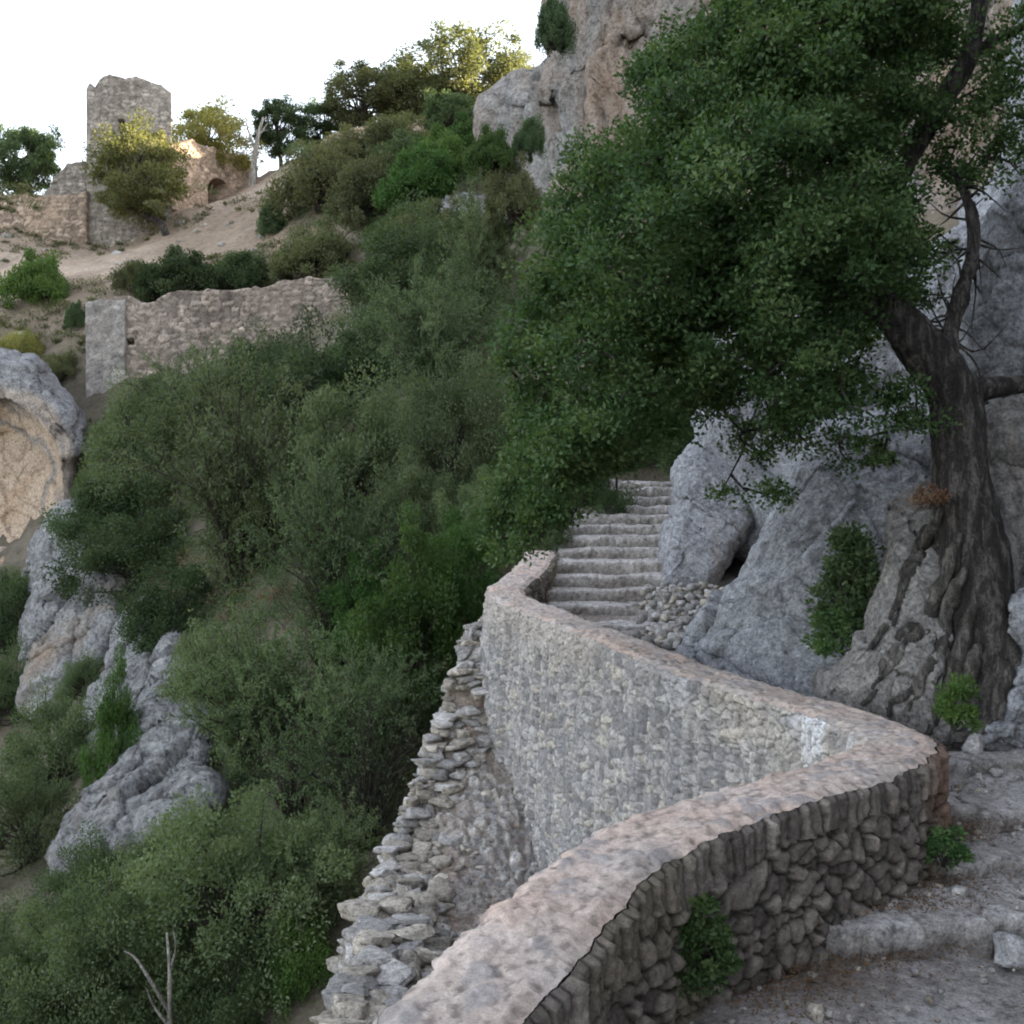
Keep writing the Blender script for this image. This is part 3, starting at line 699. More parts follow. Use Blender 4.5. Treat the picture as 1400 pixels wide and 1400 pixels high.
def slab(x0, x1, yf, yb, zt, zb, seed, slope=0., nx=150, lipamp=.05, amp=.02, colA=(.30, .275, .26), colB=(.40, .375, .37), riser=(.17, .15, .14), broken=.06, curve=0., rise_k=1.):
    """a worn step: profile (riser, rounded lip, tread, back) swept along x"""
    x = np.linspace(x0, x1, nx)
    pr = [(0, zb), (0, zb + (zt - zb) * .25), (-.004, zb + (zt - zb) * .5), (0, zb + (zt - zb) * .72), (.006, zt - .035), (.02, zt - .012), (.045, zt - .002)]
    m = 26; pr += [(.045 + (yb - yf - .045) * k / m, zt) for k in range(1, m + 1)]
    pr += [(yb - yf, zb)]
    pr = np.array(pr); npf = len(pr)
    X = np.repeat(x[:, None], npf, 1)
    yfx = yf + slope * (x - x0) + curve * np.sin((x - x0) / (x1 - x0) * np.pi) + fbm(np.c_[x * 1.7, x * 0, x * 0], 4, seed) * lipamp
    Y = pr[None, :, 0] + yfx[:, None]; Zs = np.repeat(pr[None, :, 1], nx, 0)
    q = np.c_[X.ravel(), Y.ravel(), Zs.ravel()]
    f1, f2, cid = voronoi(q[:, 0] / .42 + 3, q[:, 1] / .26 + q[:, 2] * 1.5, seed + 1)
    crack = np.clip(.06 - (f2 - f1), 0, .06) / .06
    topm = np.clip((q[:, 2] - zb) / (zt - zb), 0, 1)
    dz = (fbm(q * 2.2, 4, seed + 2) * amp + fbm(q * 9, 4, seed + 3) * amp * .5 - crack * .022 + (cid - .5) * .03) * topm - np.clip(fbm(np.c_[q[:, 0] * 1.3, q[:, 0] * 0, q[:, 0] * 0], 3, seed + 5) - .1, 0, 1) * broken * topm
    vz1, vz2, vzc = voronoi(q[:, 0] / .16, q[:, 2] / .09, seed + 15)
    dy = (fbm(q * 4, 4, seed + 4) * .05 + fbm(q * 14, 3, seed + 6) * .02 + .05 * (1 - topm) - np.clip(vz2 - vz1, 0, .5) * .07 * rise_k) * (pr[:, 0] < .05)[None].repeat(nx, 0).ravel()
    v = np.c_[q[:, 0], q[:, 1] + dy, q[:, 2] + dz]
    c = mix3(colA, colB, np.clip(fbm(q * 1.9, 4, seed + 7) + .5, 0, 1)); c = mix3(c, [.15, .125, .11], crack * .8)
    rz_ = (pr[:, 0] < .03)[None].repeat(nx, 0).ravel()
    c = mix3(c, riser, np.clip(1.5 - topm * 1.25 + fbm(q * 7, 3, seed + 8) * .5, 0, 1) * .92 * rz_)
    return v, grid_faces(nx, npf), c
st = thing('stone_steps', 'worn near stone steps at lower right inside the parapet wall', 'stairs', (3.5, 6.5, -2.3))
for k, (yf, yb, zt, zb, sl, x0) in enumerate([(5.62, 6.6, -2.07, -2.45, -.07, .95), (6.28, 7.2, -1.93, -2.2, -.05, 1.9), (6.95, 7.9, -1.80, -2.1, -.04, 2.55), (7.62, 9.4, -1.69, -2.0, -.03, 2.58)]):
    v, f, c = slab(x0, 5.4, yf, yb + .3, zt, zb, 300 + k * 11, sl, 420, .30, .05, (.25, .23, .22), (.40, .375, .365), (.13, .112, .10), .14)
    part('step', v, f, M['pathstone'], st, smooth=True, col=c)
fl = thing('stone_stairs', 'long flight of pale stone stairs climbing under the oak beyond the wall', 'stairs', (1.3, 14.2, -1.5))
NS = 13
for k in range(NS):
    t = k / (NS - 1); y = 14.0 + 7.2 * t; z = -1.42 + 2.05 * t
    xl = np.interp(y, [14, 17, 21.2], [.1, .72, 1.5]); xr = np.interp(y, [14, 16, 21.2], [2.25, 2.35, 3.2])
    v, f, c = slab(xl, xr, y, y + .85, z, z - .3, 400 + k * 13, .03, 130, .14, .035, (.33, .305, .285), (.47, .44, .425), (.23, .205, .185), .08, curve=(.1 if k % 3 else -.08), rise_k=.5)
    part('step', v, f, M['pathstone'], fl, smooth=True, col=c)
# pale rubble heap at the foot of the far stairs
sp = []
for k in range(260):
    t = r.random(); px = 895 + 75 * t + r.normal() * 14; py = 800 + 85 * r.random()
    d = 14.6 - 3.4 * (py - 800) / 85 + r.normal() * .2; s = r.uniform(.04, .12)
    sp.append((P(px, py, d), (s * 1.3, s * 1.2, s), 3000 + k, stone_col(r, .35) * 1.05, 1))
v, f, c = stones(sp)
setting('rubble', v, f, M['rubble'], kind='stuff', col=c)
# single stones you could pick up
for lab, px, py, d, s, cc in [('white loose stone on the step beside the dark inner wall face', 1150, 1249, 5.85, .105, (.62, .58, .54)),
                              ('small pinkish stone on brown litter below the wall bend', 1291, 1220, 6.1, .075, (.55, .44, .38)),
                              ('pale round stone at the wall bend, just below the oak roots', 1333, 1018, 7.5, .12, (.40, .38, .37)),
                              ('angular grey stone on the right end of the lowest near step', 1385, 1300, 5.4, .13, (.30, .29, .29))]:
    v, f, c = stones([(P(px, py, d), (s * 1.25, s * 1.1, s), int(px), cc, 3)])
    solo('loose_stone', lab, 'stone', v, f, M['rubble'], group='loose stones on the near steps', col=c, smooth=True)
sp = []
for k in range(520):                                           # grit and small stones lying on the path
    y = r.uniform(4.2, 7.6); x = r.uniform(.4, 4.2)
    if x < np.interp(y, ic[:apex, 1], ic[:apex, 0]) + .04: continue
    yq = y + .07 * (x - .95); lvl = -1.78 if yq > 7.0 else -1.91 if yq > 6.36 else -2.05 if yq > 5.75 else -2.215
    if min(abs(yq - b_) for b_ in (5.62, 6.28, 6.95)) < .12: lvl -= .1
    s_ = r.uniform(.012, .035) * (2.2 if r.random() < .1 else 1)
    sp.append(((x, y, lvl + s_ * .2), (s_ * 1.4, s_ * 1.2, s_), 7000 + k, stone_col(r, .4) * 1.05, 1))
v, f, c = stones(sp); setting('gravel', v, f, M['rubble'], kind='stuff', col=c)
# dry litter along the foot of the wall
n = 3600
kk = r.integers(300, apex + 60, n); off = np.abs(r.normal(size=n)) * .22 + .03
bx = ic[kk, 0] - nout[kk, 0] * off; by = ic[kk, 1] - nout[kk, 1] * off
lv = np.where(by - (-.07) * (bx - .95) > 5.66, np.where(by > 6.3, np.where(by > 6.95, -1.78, -1.91), -2.05), -2.215)
cpos = np.c_[bx, by, lv + r.random(n) * .035]
ax = unit(n, r); ax[:, 2] *= .35; ax /= np.linalg.norm(ax, axis=1)[:, None]
v, f, t = leaf_quads(cpos, ax, r.uniform(.01, .028, n), r.uniform(.006, .012, n), r.random(n) * .7, r)
setting('leaf_litter', v, f, M['brown_leaf'], kind='stuff', tint=t)

# ------------------------------------------------------------------ plants
def bush_dense(seed, R=1.2, H=1.3, ncl=90, per=230, L=.055, W=.03, cr=.26, root=.3):
    r = np.random.default_rng(seed)
    d = unit(ncl, r); d[:, 2] = np.abs(d[:, 2]) - .2 * (r.random(ncl) < .5)
    rad = r.uniform(.45, 1., ncl) ** .6 * (.78 + .5 * vnoise(d * 1.7 + seed, seed))
    c = d * rad[:, None] * np.array([R, R, H]); c[:, 2] += .05 * H
    tb = Tubes()
    for k in range(0, ncl, 2):
        e = c[k]; m = e * np.array([.35, .35, .6]) + r.normal(size=3) * .05
        tb.add(catmull([(r.normal() * .05 * R, r.normal() * .05 * R, -root), m * .5, m, e], 7), np.linspace(.028, .006, 7) * R, 5)
    n = ncl * per; ci = np.repeat(np.arange(ncl), per)
    o = unit(n, r) * (r.random(n) ** .45)[:, None] * cr * r.uniform(.65, 1.35, ncl)[ci][:, None]; o[:, 2] *= .75
    p = c[ci] + o
    ax = unit(n, r) * .8 + o / cr + np.array([0, 0, .25]); ax /= np.linalg.norm(ax, axis=1)[:, None]
    tint = np.clip(r.random(ncl)[ci] * .5 + r.random(n) * .5, 0, 1)
    return leaf_quads(p, ax, L * r.uniform(.7, 1.3, n), W * r.uniform(.7, 1.3, n), tint, r), tb.get()

def bush_wispy(seed, R=1.5, H=1.9, nst=46, tw=15, per=38, L=.05, W=.014):
    """sprays of thin shoots with narrow leaves: a soft, see-through outline"""
    r = np.random.default_rng(seed); tb = Tubes(); cs = []; ax = []; tn = []
    for s in range(nst):
        a = r.random() * 6.283; sp = r.uniform(.1, 1.) ** .8; hh = H * (1.05 - .5 * sp * sp) * r.uniform(.7, 1.1)
        end = np.array([math.cos(a) * R * sp, math.sin(a) * R * sp, hh])
        mid = end * np.array([.4, .4, .62]) + r.normal(size=3) * .1
        cur = catmull([(r.normal() * .1, r.normal() * .1, -.3), mid * .55, mid, end], 12)
        tb.add(cur, np.linspace(.024, .004, 12), 4)
        st_t = r.random()
        for k in range(tw):
            i = r.integers(1, 12); b = cur[i]; dr = (end - mid); dr = dr / np.linalg.norm(dr) + r.normal(size=3) * .75 + np.array([0, 0, .12]); dr /= np.linalg.norm(dr)
            ln = r.uniform(.25, .62) * R / 1.5
            t = np.sort(r.random(per)); pp = b + dr * (t * ln)[:, None] + np.array([0, 0, -.14 * ln]) * (t ** 2)[:, None] + r.normal(size=(per, 3)) * .018
            tb.add(np.array([b, b + dr * ln * .5, b + dr * ln + np.array([0, 0, -.1 * ln])]), np.array([.005, .004, .002]), 3)
            a2 = dr * .6 + unit(per, r) * .9; a2 /= np.linalg.norm(a2, axis=1)[:, None]
            cs.append(pp); ax.append(a2); tn.append(np.clip(st_t * .45 + r.random() * .25 + r.random(per) * .4, 0, 1))
    cs = np.concatenate(cs); ax = np.concatenate(ax); tn = np.concatenate(tn); n = len(cs)
    return leaf_quads(cs, ax, L * r.uniform(.7, 1.4, n), W * r.uniform(.8, 1.4, n), tn, r), tb.get()

def tree_shape(seed, R=2.4, H=4.6, trunk=1.7, ncl=110, per=170, L=.13, W=.08, cr=.5, lean=None, rt=.16):
    r = np.random.default_rng(seed); tb = Tubes()
    lean = r.normal(size=2) * .25 if lean is None else np.array(lean)
    tk = catmull([(0, 0, -.6), (lean[0] * .3, lean[1] * .3, trunk * .5), (lean[0], lean[1], trunk), (lean[0] * 1.6, lean[1] * 1.6, trunk + .5 * (H - trunk))], 12)
    tb.add(tk, np.linspace(rt * 1.3, rt * .4, 12), 8)
    d = unit(ncl, r); rad = r.uniform(.4, 1., ncl) ** .55 * (.72 + .6 * vnoise(d * 1.8 + seed, seed))
    c = d * rad[:, None] * np.array([R, R, (H - trunk * .75) / 2]); c[:, 2] += trunk * .75 + (H - trunk * .75) / 2; c[:, :2] += lean
    for k in range(0, ncl, 2):
        b = tk[r.integers(6, 12)]; m = (b + c[k]) / 2 + r.normal(size=3) * .15
        tb.add(catmull([b, m, c[k]], 6), np.linspace(rt * .32, rt * .07, 6), 5)
    n = ncl * per; ci = np.repeat(np.arange(ncl), per)
    o = unit(n, r) * (r.random(n) ** .45)[:, None] * cr * r.uniform(.6, 1.3, ncl)[ci][:, None]; o[:, 2] *= .7
    ax = unit(n, r) + o / cr; ax /= np.linalg.norm(ax, axis=1)[:, None]
    tint = np.clip(r.random(ncl)[ci] * .45 + r.random(n) * .55, 0, 1)
    return leaf_quads(c[ci] + o, ax, L * r.uniform(.7, 1.3, n), W * r.uniform(.7, 1.3, n), tint, r), tb.get()

PROTO = {}
def proto(key, gen, mat, wood, R, H, smooth=False):
    (lv, lf, lt), (sv, sf) = gen
    PROTO[key] = (make_mesh(key + '_foliage', lv, lf, M[mat], tint=lt), make_mesh(key + '_wood', sv, sf, M[wood], smooth=True), R, H)
for i in range(3):
    proto('dense%d' % i, bush_dense(500 + i, 1.2, 1.35, 95, 230), 'dark_leaf', 'twig', 1.3, 1.6)
    proto('wispy%d' % i, bush_wispy(520 + i, nst=54, tw=19, per=42, W=.017), 'wispy_leaf', 'twig', 1.6, 2.1)
    proto('ridge%d' % i, tree_shape(560 + i), 'olive_leaf', 'bark', 2.5, 4.8)
proto('bare0', bush_wispy(640, 1.5, 1.9, 46, 12, 5, .05, .014), 'wispy_leaf', 'twig', 1.6, 2.0)
for i in range(2):
    proto('bright%d' % i, bush_dense(540 + i, 1.1, 1.6, 90, 230, .06, .032), 'bright_leaf', 'twig', 1.2, 1.85)
    proto('mid%d' % i, bush_dense(550 + i, 1.25, 1.3, 95, 300, .046, .024), 'wispy_leaf', 'twig', 1.35, 1.55)
    proto('farbush%d' % i, bush_dense(570 + i, 2.0, 1.7, 110, 200, .12, .075, .42), 'dark_leaf', 'twig', 2.1, 2.1)
    proto('farolive%d' % i, bush_dense(580 + i, 2.0, 1.7, 110, 200, .11, .06, .42), 'olive_leaf', 'twig', 2.1, 2.1)
proto('farbright0', bush_dense(590, 2.0, 1.7, 110, 200, .12, .075, .42), 'bright_leaf', 'twig', 2.1, 2.1)
proto('tower', tree_shape(563, 2.4, 4.3, .9, 120, 170, lean=(-1.35, 0)), 'pale_leaf', 'bark', 2.5, 4.5)
proto('gold0', tree_shape(600, 2.5, 4.6, 1.2, 110, 170), 'gold_leaf', 'bark', 2.6, 4.8)
proto('darktree1', tree_shape(617, 2.4, 4.6, 1.3, 150, 170, cr=.42, lean=(.1, 0)), 'dark_leaf', 'bark', 2.5, 4.8)
proto('darktree0', tree_shape(610, 2.2, 4.8, 1.2, 120, 170, cr=.42), 'dark_leaf', 'bark', 2.3, 4.9)
proto('brown0', bush_dense(620, 1.8, 1.2, 70, 160, .10, .05, .4), 'gold_leaf', 'twig', 1.9, 1.5)

def plant(key, name, label, cat, base, w, h, group=None, rz=None, parts=('foliage', 'stems')):
    fm, wm, R, H = PROTO[key]
    o = thing(name, label, cat, base, group)
    o.scale = (w / 2 / R, w / 2 / R, h / H); o.rotation_euler = (0, 0, random.random() * 6.28 if rz is None else rz)
    a = link(parts[0], fm, o); b = link(parts[1], wm, o)
    return o

# (prototype, px, py of the foot, width px, height px, label)
G1 = 'shrubs covering the steep slope'
SHRUBS = [
    ('wispy0', 330, 800, 330, 330, 'large soft grey green shrub in the middle of the slope, left of the bare twigs'),
    ('mid1', 480, 700, 240, 190, 'rounded grey green shrub right of the slope middle, below the dark thicket'),
    ('wispy2', 590, 560, 230, 190, 'tall pale feathery shrub left of the oak crown'),
    ('mid0', 620, 660, 190, 200, 'rounded shrub just left of the lowest oak leaves'),
    ('wispy1', 470, 880, 280, 260, 'wispy shrub with brown bare stems showing, left of the bright green bush'),
    ('wispy2', 360, 1060, 270, 230, 'thin grey green shrub right of the long pale rock spur'),
    ('wispy0', 480, 1110, 260, 250, 'twiggy half bare shrub left of the crumbling stone edge'),
    ('mid0', 340, 1290, 330, 230, 'grey green shrub hanging over the dead branch at the bottom'),
    ('wispy2', 440, 1260, 200, 170, 'fine leaved shrub against the crumbling edge, above the bright low bush'),
    ('mid1', 190, 680, 190, 160, 'soft green shrub below the left end of the lower castle wall'),
    ('wispy2', 270, 620, 200, 150, 'soft green shrub under the middle of the lower castle wall'),
    ('wispy0', 660, 440, 170, 190, 'grey green shrub behind the left tip of the oak crown'),
    ('bare0', 500, 1160, 230, 200, 'nearly bare twiggy shrub just left of the crumbling stone edge'),
    ('bare0', 400, 1130, 170, 140, 'bare brown twigs between the rock spur and the twiggy shrub'),
    ('bare0', 450, 930, 190, 200, 'bare grey stems left of the bright green bushes'),
    ('bare0', 330, 760, 170, 170, 'thin bare twigs inside the large soft shrub of the slope middle'),
    ('dense0', 430, 580, 220, 150, 'dark evergreen thicket right below the lower castle wall'),
    ('dense1', 350, 530, 120, 90, 'small dark bush touching the foot of the lower castle wall'),
    ('dense2', 535, 515, 190, 120, 'dark bush at the right end of the lower castle wall'),
    ('dense0', 190, 800, 210, 140, 'dark bush hanging over the pale rock ridge at left'),
    ('dense1', 150, 730, 150, 110, 'dark green bush at the left rim of the slope beside the orange hollow'),
    ('dense2', 240, 880, 170, 130, 'very dark bush above the top of the long rock spur'),
    ('dense1', 560, 400, 190, 130, 'round dark bush above the right end of the lower castle wall'),
    ('dense2', 640, 390, 150, 110, 'dark bush below the small white outcrop'),
    ('dense0', 620, 480, 170, 120, 'dark bush between the feathery shrubs and the white outcrop'),
    ('bright0', 560, 960, 190, 250, 'bright green bush left of the wall bend at the far stairs'),
    ('bright1', 625, 860, 130, 170, 'bright green bush touching the far end of the parapet wall'),
    ('bright0', 500, 900, 130, 150, 'smaller bright green bush left of the tall bright one'),
    ('mid0', 660, 760, 130, 130, 'mid green bush under the left end of the oak crown'),
    ('bright1', 415, 1430, 120, 190, 'low bright green bush at the bottom against the crumbling edge'),
    ('bright0', 165, 1090, 90, 190, 'yellowish green bush left of the long rock spur'),
    ('mid1', 75, 1090, 190, 150, 'dull olive shrub at the left edge below the rock ridge'),
    ('mid0', 40, 1180, 170, 150, 'dull shrub at the left edge, left of the tip of the rock spur'),
    ('dense2', 10, 890, 110, 120, 'dark bush at the left edge below the orange hollow'),
    ('mid1', 120, 1400, 260, 210, 'broad green bush in the lower left corner'),
    ('mid0', 10, 1400, 190, 180, 'green bush cut by the left edge at the bottom corner'),
    ('mid1', 240, 1260, 210, 140, 'green bush below the tip of the long rock spur'),
    ('dense0', 310, 1460, 230, 190, 'dark bush at the bottom behind the dead branch'),
    ('dense1', 130, 1240, 150, 110, 'dark leafy bush below the rock spur at the lower left'),
    ('mid0', 290, 970, 130, 130, 'mid green bush beside the upper end of the long rock spur'),
    ('dense1', 25, 985, 110, 110, 'dark green bush at the left edge beside the foot of the pale rock ridge'),
    ('mid0', 20, 830, 90, 60, 'small bush at the left edge in the shade under the orange hollow'),
    ('mid1', 120, 960, 90, 70, 'small green bush between two rock ribs at left'),
    ('mid0', 400, 720, 170, 130, 'mid green bush between two feathery shrubs in the slope middle'),
    ('mid1', 560, 760, 170, 140, 'mid green bush above the bright green bushes'),
    ('dense1', 230, 560, 110, 60, 'flat dark bush under the left part of the lower castle wall'),
]
for key, px, py, w, h, lab in SHRUBS:
    p = hit(px, min(py, 1425)); k = p[1] / F
    if py > 1425: p = P(px, py, p[1])
    plant(key, 'shrub', lab, 'shrub', p, w * k, h * k, G1)
G2 = 'bushes on the upper slope below the castle'
UP = [
    ('farbright0', 52, 408, 92, 70, 'bright green rounded bush at the left edge below the castle wall'),
    ('farbush0', 250, 405, 120, 66, 'dark bush on top of the lower castle wall'),
    ('farbush1', 325, 392, 90, 52, 'smaller dark bush on the lower castle wall, right of the first'),
    ('farolive0', 195, 398, 80, 46, 'olive bush above the left end of the lower castle wall'),
    ('farolive1', 430, 375, 120, 70, 'olive grey bush above the right part of the lower castle wall'),
    ('farbush1', 372, 318, 44, 46, 'small dark bush on the bare earth slope'),
    ('farolive0', 440, 290, 140, 100, 'large grey olive bush right of the white dead trunk'),
    ('farolive1', 510, 305, 120, 100, 'grey olive bush in the middle of the upper slope'),
    ('farbright0', 575, 275, 110, 80, 'green bush on the crest left of the tall cliff'),
    ('farbright0', 640, 215, 90, 62, 'green bush just below the grey cliff top'),
    ('farbush0', 500, 292, 100, 60, 'dark bush low on the upper slope between olive bushes'),
    ('farbush1', 560, 335, 110, 60, 'dark bush left of the small white outcrop'),
    ('farolive1', 540, 215, 110, 60, 'pale olive bush below the ridge trees'),
    ('farbright0', 600, 250, 100, 80, 'lush green bush between the crest bush and the one below the grey cliff top'),
    ('farbush0', 555, 245, 100, 66, 'dark green bush under the ridge trees above the crest bush'),
    ('farbush1', 620, 175, 90, 50, 'low dark bush at the feet of the tallest ridge tree'),
    ('farolive0', 470, 235, 110, 60, 'pale topped olive bush at the left of the crest row'),
    ('farolive1', 600, 345, 130, 70, 'grey olive bush directly under the small white outcrop'),
    ('farolive1', 700, 296, 84, 84, 'olive bush at the foot of the grey cliff, left of the oak crown'),
    ('farbright0', 672, 228, 70, 60, 'green bush tucked against the lower left corner of the cliff shoulder'),
    ('brown0', 25, 488, 80, 42, 'brownish dry bush on top of the left cliff'),
    ('farolive0', 85, 520, 56, 44, 'olive bush on the rim of the left cliff'),
    ('farbush0', 105, 445, 34, 34, 'small green tuft beside the left end of the lower castle wall'),
    ('farbush1', 724, 205, 44, 48, 'small dark bush growing on the grey cliff'),
]
for key, px, py, w, h, lab in UP:
    p = hit(px, py) if 'cliff' not in lab or px < 660 else P(px, py, 33.2)
    k = p[1] / F
    plant(key, 'bush', lab, 'bush', p, w * k, h * k, G2)
# dry tufts dotted over the bare castle slope (uncountable)
r = np.random.default_rng(78); cl = []
qx = r.uniform(-10, 560, 900); qy = r.uniform(255, 520, 900)
for a, b in zip(qx, qy):
    p = hit(a, b)
    if 52 < p[1] < 95 and fbm(np.array([[p[0] * .14, p[1] * .14, 0]]), 3, 240)[0] > -.05: cl.append(p)
cl = np.array(cl); ci = np.repeat(np.arange(len(cl)), 60); n = len(ci)
o = unit(n, r) * (r.random(n) ** .5 * r.uniform(.25, .8, len(cl))[ci])[:, None]; o[:, 2] = np.abs(o[:, 2]) * .6
ax = unit(n, r) + np.array([0, 0, 1.]); ax /= np.linalg.norm(ax, axis=1)[:, None]
v, f, t = leaf_quads(cl[ci] + o, ax, r.uniform(.12, .24, n), .06, np.clip(r.random(len(cl))[ci] * .6 + r.random(n) * .4, 0, 1), r)
setting('dry_grass', v, f, M['olive_leaf'], kind='stuff', tint=t)
sp = []
for k in range(110):
    p = hit(r.uniform(-10, 480), r.uniform(300, 520))
    if p[1] > 50: s_ = r.uniform(.15, .5); sp.append((p, (s_ * 1.5, s_ * 1.3, s_), 5000 + k, stone_col(r, .7) * .9, 1))
v, f, c = stones(sp); setting('rubble', v, f, M['rubble'], kind='stuff', col=c)
G3 = 'trees along the ridge'
TREES = [
    ('darktree1', 28, 268, 108, 106, 82, 'dark lone tree at the left edge beyond the castle wall'),
    ('tower', 232, 290, 142, 122, 72.5, 'olive green tree in front of the tower'),
    ('gold0', 285, 262, 130, 125, 84, 'sunlit golden tree between the tower and the white trunk'),
    ('darktree0', 385, 225, 80, 90, 88, 'dark tree right of the white dead trunk'),
    ('darktree0', 430, 215, 90, 80, 90, 'second dark tree right of the white dead trunk'),
    ('ridge1', 490, 205, 130, 112, 88, 'broad round tree at the left of the ridge row'),
    ('ridge2', 560, 195, 130, 106, 88, 'round tree in the middle of the ridge row'),
    ('ridge0', 640, 185, 180, 145, 88, 'tallest sunlit tree of the ridge beside the cliff'),
    ('ridge1', 700, 165, 90, 90, 92, 'small tree at the right of the ridge row against the cliff'),
]
for key, px, py, w, h, d, lab in TREES:
    k = d / F; p = P(px, py, d); gz = float(ground(p[0], p[1])); hz = h * k
    if gz < p[2]: hz += p[2] - gz; p[2] = gz
    plant(key, 'tree', lab, 'tree', p, w * k, hz, G3, rz=0. if key == 'tower' else None, parts=('crown', 'trunk'))
plant('farbush1', 'shrub', 'dark shrub on the cliff edge against the sky', 'shrub', P(758, 58, 33.6), 54 * 33.6 / F, 68 * 33.6 / F)

# low growth between the shrubs (uncountable)
VEG = [(120, 590), (230, 520), (330, 500), (480, 420), (520, 330), (640, 320), (700, 380), (720, 560), (760, 740), (660, 830), (620, 940), (540, 1120), (450, 1240), (430, 1420), (0, 1420), (0, 1150), (90, 1210), (280, 1100), (270, 960), (190, 860), (90, 690)]
r = np.random.default_rng(77)
for nn_, cnt_, mt, hgt in (('undergrowth', 6200, 'wispy_leaf', 1.), ('undergrowth', 5200, 'dark_leaf', .8), ('undergrowth', 900, 'brown_leaf', .5)):
    cl = []
    qx = r.uniform(0, 760, cnt_); qy = r.uniform(150, 1430, cnt_); m_ = in_poly(qx, qy, VEG)
    ex2 = in_poly(qx, qy, [(355, 310), (400, 205), (470, 195), (600, 190), (668, 158), (690, 215), (640, 300), (500, 330)]) & (mt != 'brown_leaf')
    m_ |= ex2 | in_poly(qx, qy, [(0, 800), (40, 800), (52, 880), (40, 960), (0, 960)])
    patch = fbm(np.c_[qx / 90, qy / 90, qx * 0], 3, 230 if mt == 'dark_leaf' else 231); m_ &= patch > -.25
    for rk in ROCKS[:4]: m_ &= ~in_poly(qx, qy, [(x, y - 6) for x, y in rk[2]])
    for a, b in zip(qx[m_], qy[m_]): cl.append(hit(a, b))
    cl = np.array(cl); per = 110; ci = np.repeat(np.arange(len(cl)), per); n = len(ci)
    cr = np.clip(cl[:, 1] * .017, .26, .8)[ci]
    o = unit(n, r) * (r.random(n) ** .5 * cr)[:, None]; o[:, 2] = np.abs(o[:, 2]) * (.6 + .9 * r.random(len(cl))[ci]) * hgt
    ax = unit(n, r) + np.array([0, 0, .6]); ax /= np.linalg.norm(ax, axis=1)[:, None]
    sz = np.clip(cl[:, 1] * .0022, .045, .1)[ci]
    v, f, t = leaf_quads(cl[ci] + o, ax, sz * r.uniform(.7, 1.4, n), sz * (.3 if mt == 'wispy_leaf' else .5), np.clip(r.random(len(cl))[ci] * .6 + r.random(n) * .4, 0, 1), r)
    setting(nn_, v, f, M[mt], kind='stuff', tint=t)

# ------------------------------------------------------------------ the holm oak over the path
oak = thing('oak_tree', 'big dark green oak leaning over the stairs from the rocks at right', 'tree', P(1330, 985, 8.2))
def pl(*a): return np.array([P(*q) for q in a])
tb = Tubes()
trunk = catmull(pl((1345, 1010, 8.15), (1340, 930, 8.2), (1338, 850, 8.3), (1330, 760, 8.4), (1318, 680, 8.45), (1312, 610, 8.5), (1310, 555, 8.5), (1300, 520, 8.5)), 170)
tb.add(trunk, np.interp(np.linspace(0, 1, 170), [0, .12, .3, .5, .65, 1], [.40, .33, .27, .235, .20, .185]), 72)
limbs = {}
limbs['left'] = catmull(pl((1310, 545, 8.5), (1275, 495, 8.5), (1235, 445, 8.5), (1180, 405, 8.5), (1110, 395, 8.6), (1020, 420, 8.7), (930, 470, 8.9), (850, 545, 9.2), (780, 620, 9.6)), 150)
tb.add(limbs['left'], np.interp(np.linspace(0, 1, 150), [0, .15, .35, .6, 1], [.19, .185, .12, .07, .03]), 40)
limbs['fork'] = catmull(pl((1300, 520, 8.5), (1296, 470, 8.55), (1312, 410, 8.6), (1330, 345, 8.7), (1326, 285, 8.7), (1308, 238, 8.7)), 40)
tb.add(limbs['fork'], np.linspace(.085, .028, 40), 9)
limbs['stub'] = catmull(pl((1308, 545, 8.5), (1345, 532, 8.6), (1400, 525, 8.7)), 14)
tb.add(limbs['stub'], np.linspace(.12, .07, 14), 9)
limbs['up'] = catmull(pl((1225, 440, 8.5), (1190, 370, 8.7), (1205, 285, 8.8), (1250, 200, 8.8), (1292, 135, 8.8), (1330, 60, 8.8), (1340, -60, 8.8), (1310, -200, 8.9)), 60)
tb.add(limbs['up'], np.linspace(.115, .06, 60), 10)
limbs['side'] = catmull(pl((1318, 85, 8.8), (1360, 55, 8.8), (1410, 30, 8.7), (1480, -20, 8.6)), 20)
tb.add(limbs['side'], np.linspace(.05, .025, 20), 8)
limbs['top'] = catmull(pl((1195, 330, 8.7), (1120, 230, 8.9), (1050, 130, 9.1), (980, 60, 9.4)), 40)
tb.add(limbs['top'], np.linspace(.085, .03, 40), 8)
limbs['mid'] = catmull(pl((1130, 395, 8.6), (1020, 320, 8.9), (900, 280, 9.4), (800, 300, 9.9)), 40)
tb.add(limbs['mid'], np.linspace(.08, .025, 40), 8)
tv, tf_ = tb.get()
nz = fbm(tv * np.array([9, 9, 2.2]), 4, 201)
tc = np.zeros_like(tv)
tv2 = tv + (unit(1)[0] * 0) + np.c_[fbm(tv * 7, 3, 202), fbm(tv * 7 + 9, 3, 203), fbm(tv * 5 + 4, 3, 204) * .5] * .03 * np.clip(nz + .6, 0, 1.4)[:, None]
tv2[:, :2] += np.c_[fbm(tv * np.array([16, 16, 2.6]), 4, 208), fbm(tv * np.array([16, 16, 2.6]) + 5, 4, 209)] * .03 + np.c_[fbm(tv * np.array([4, 4, .9]), 3, 218, ridged=True), fbm(tv * np.array([4, 4, .9]) + 5, 3, 219, ridged=True)] * .05 * np.clip((.2 - tv[:, 2]) / 1.2, 0, 1)[:, None]
part('trunk', tv2, tf_, M['bark'], oak, smooth=True)
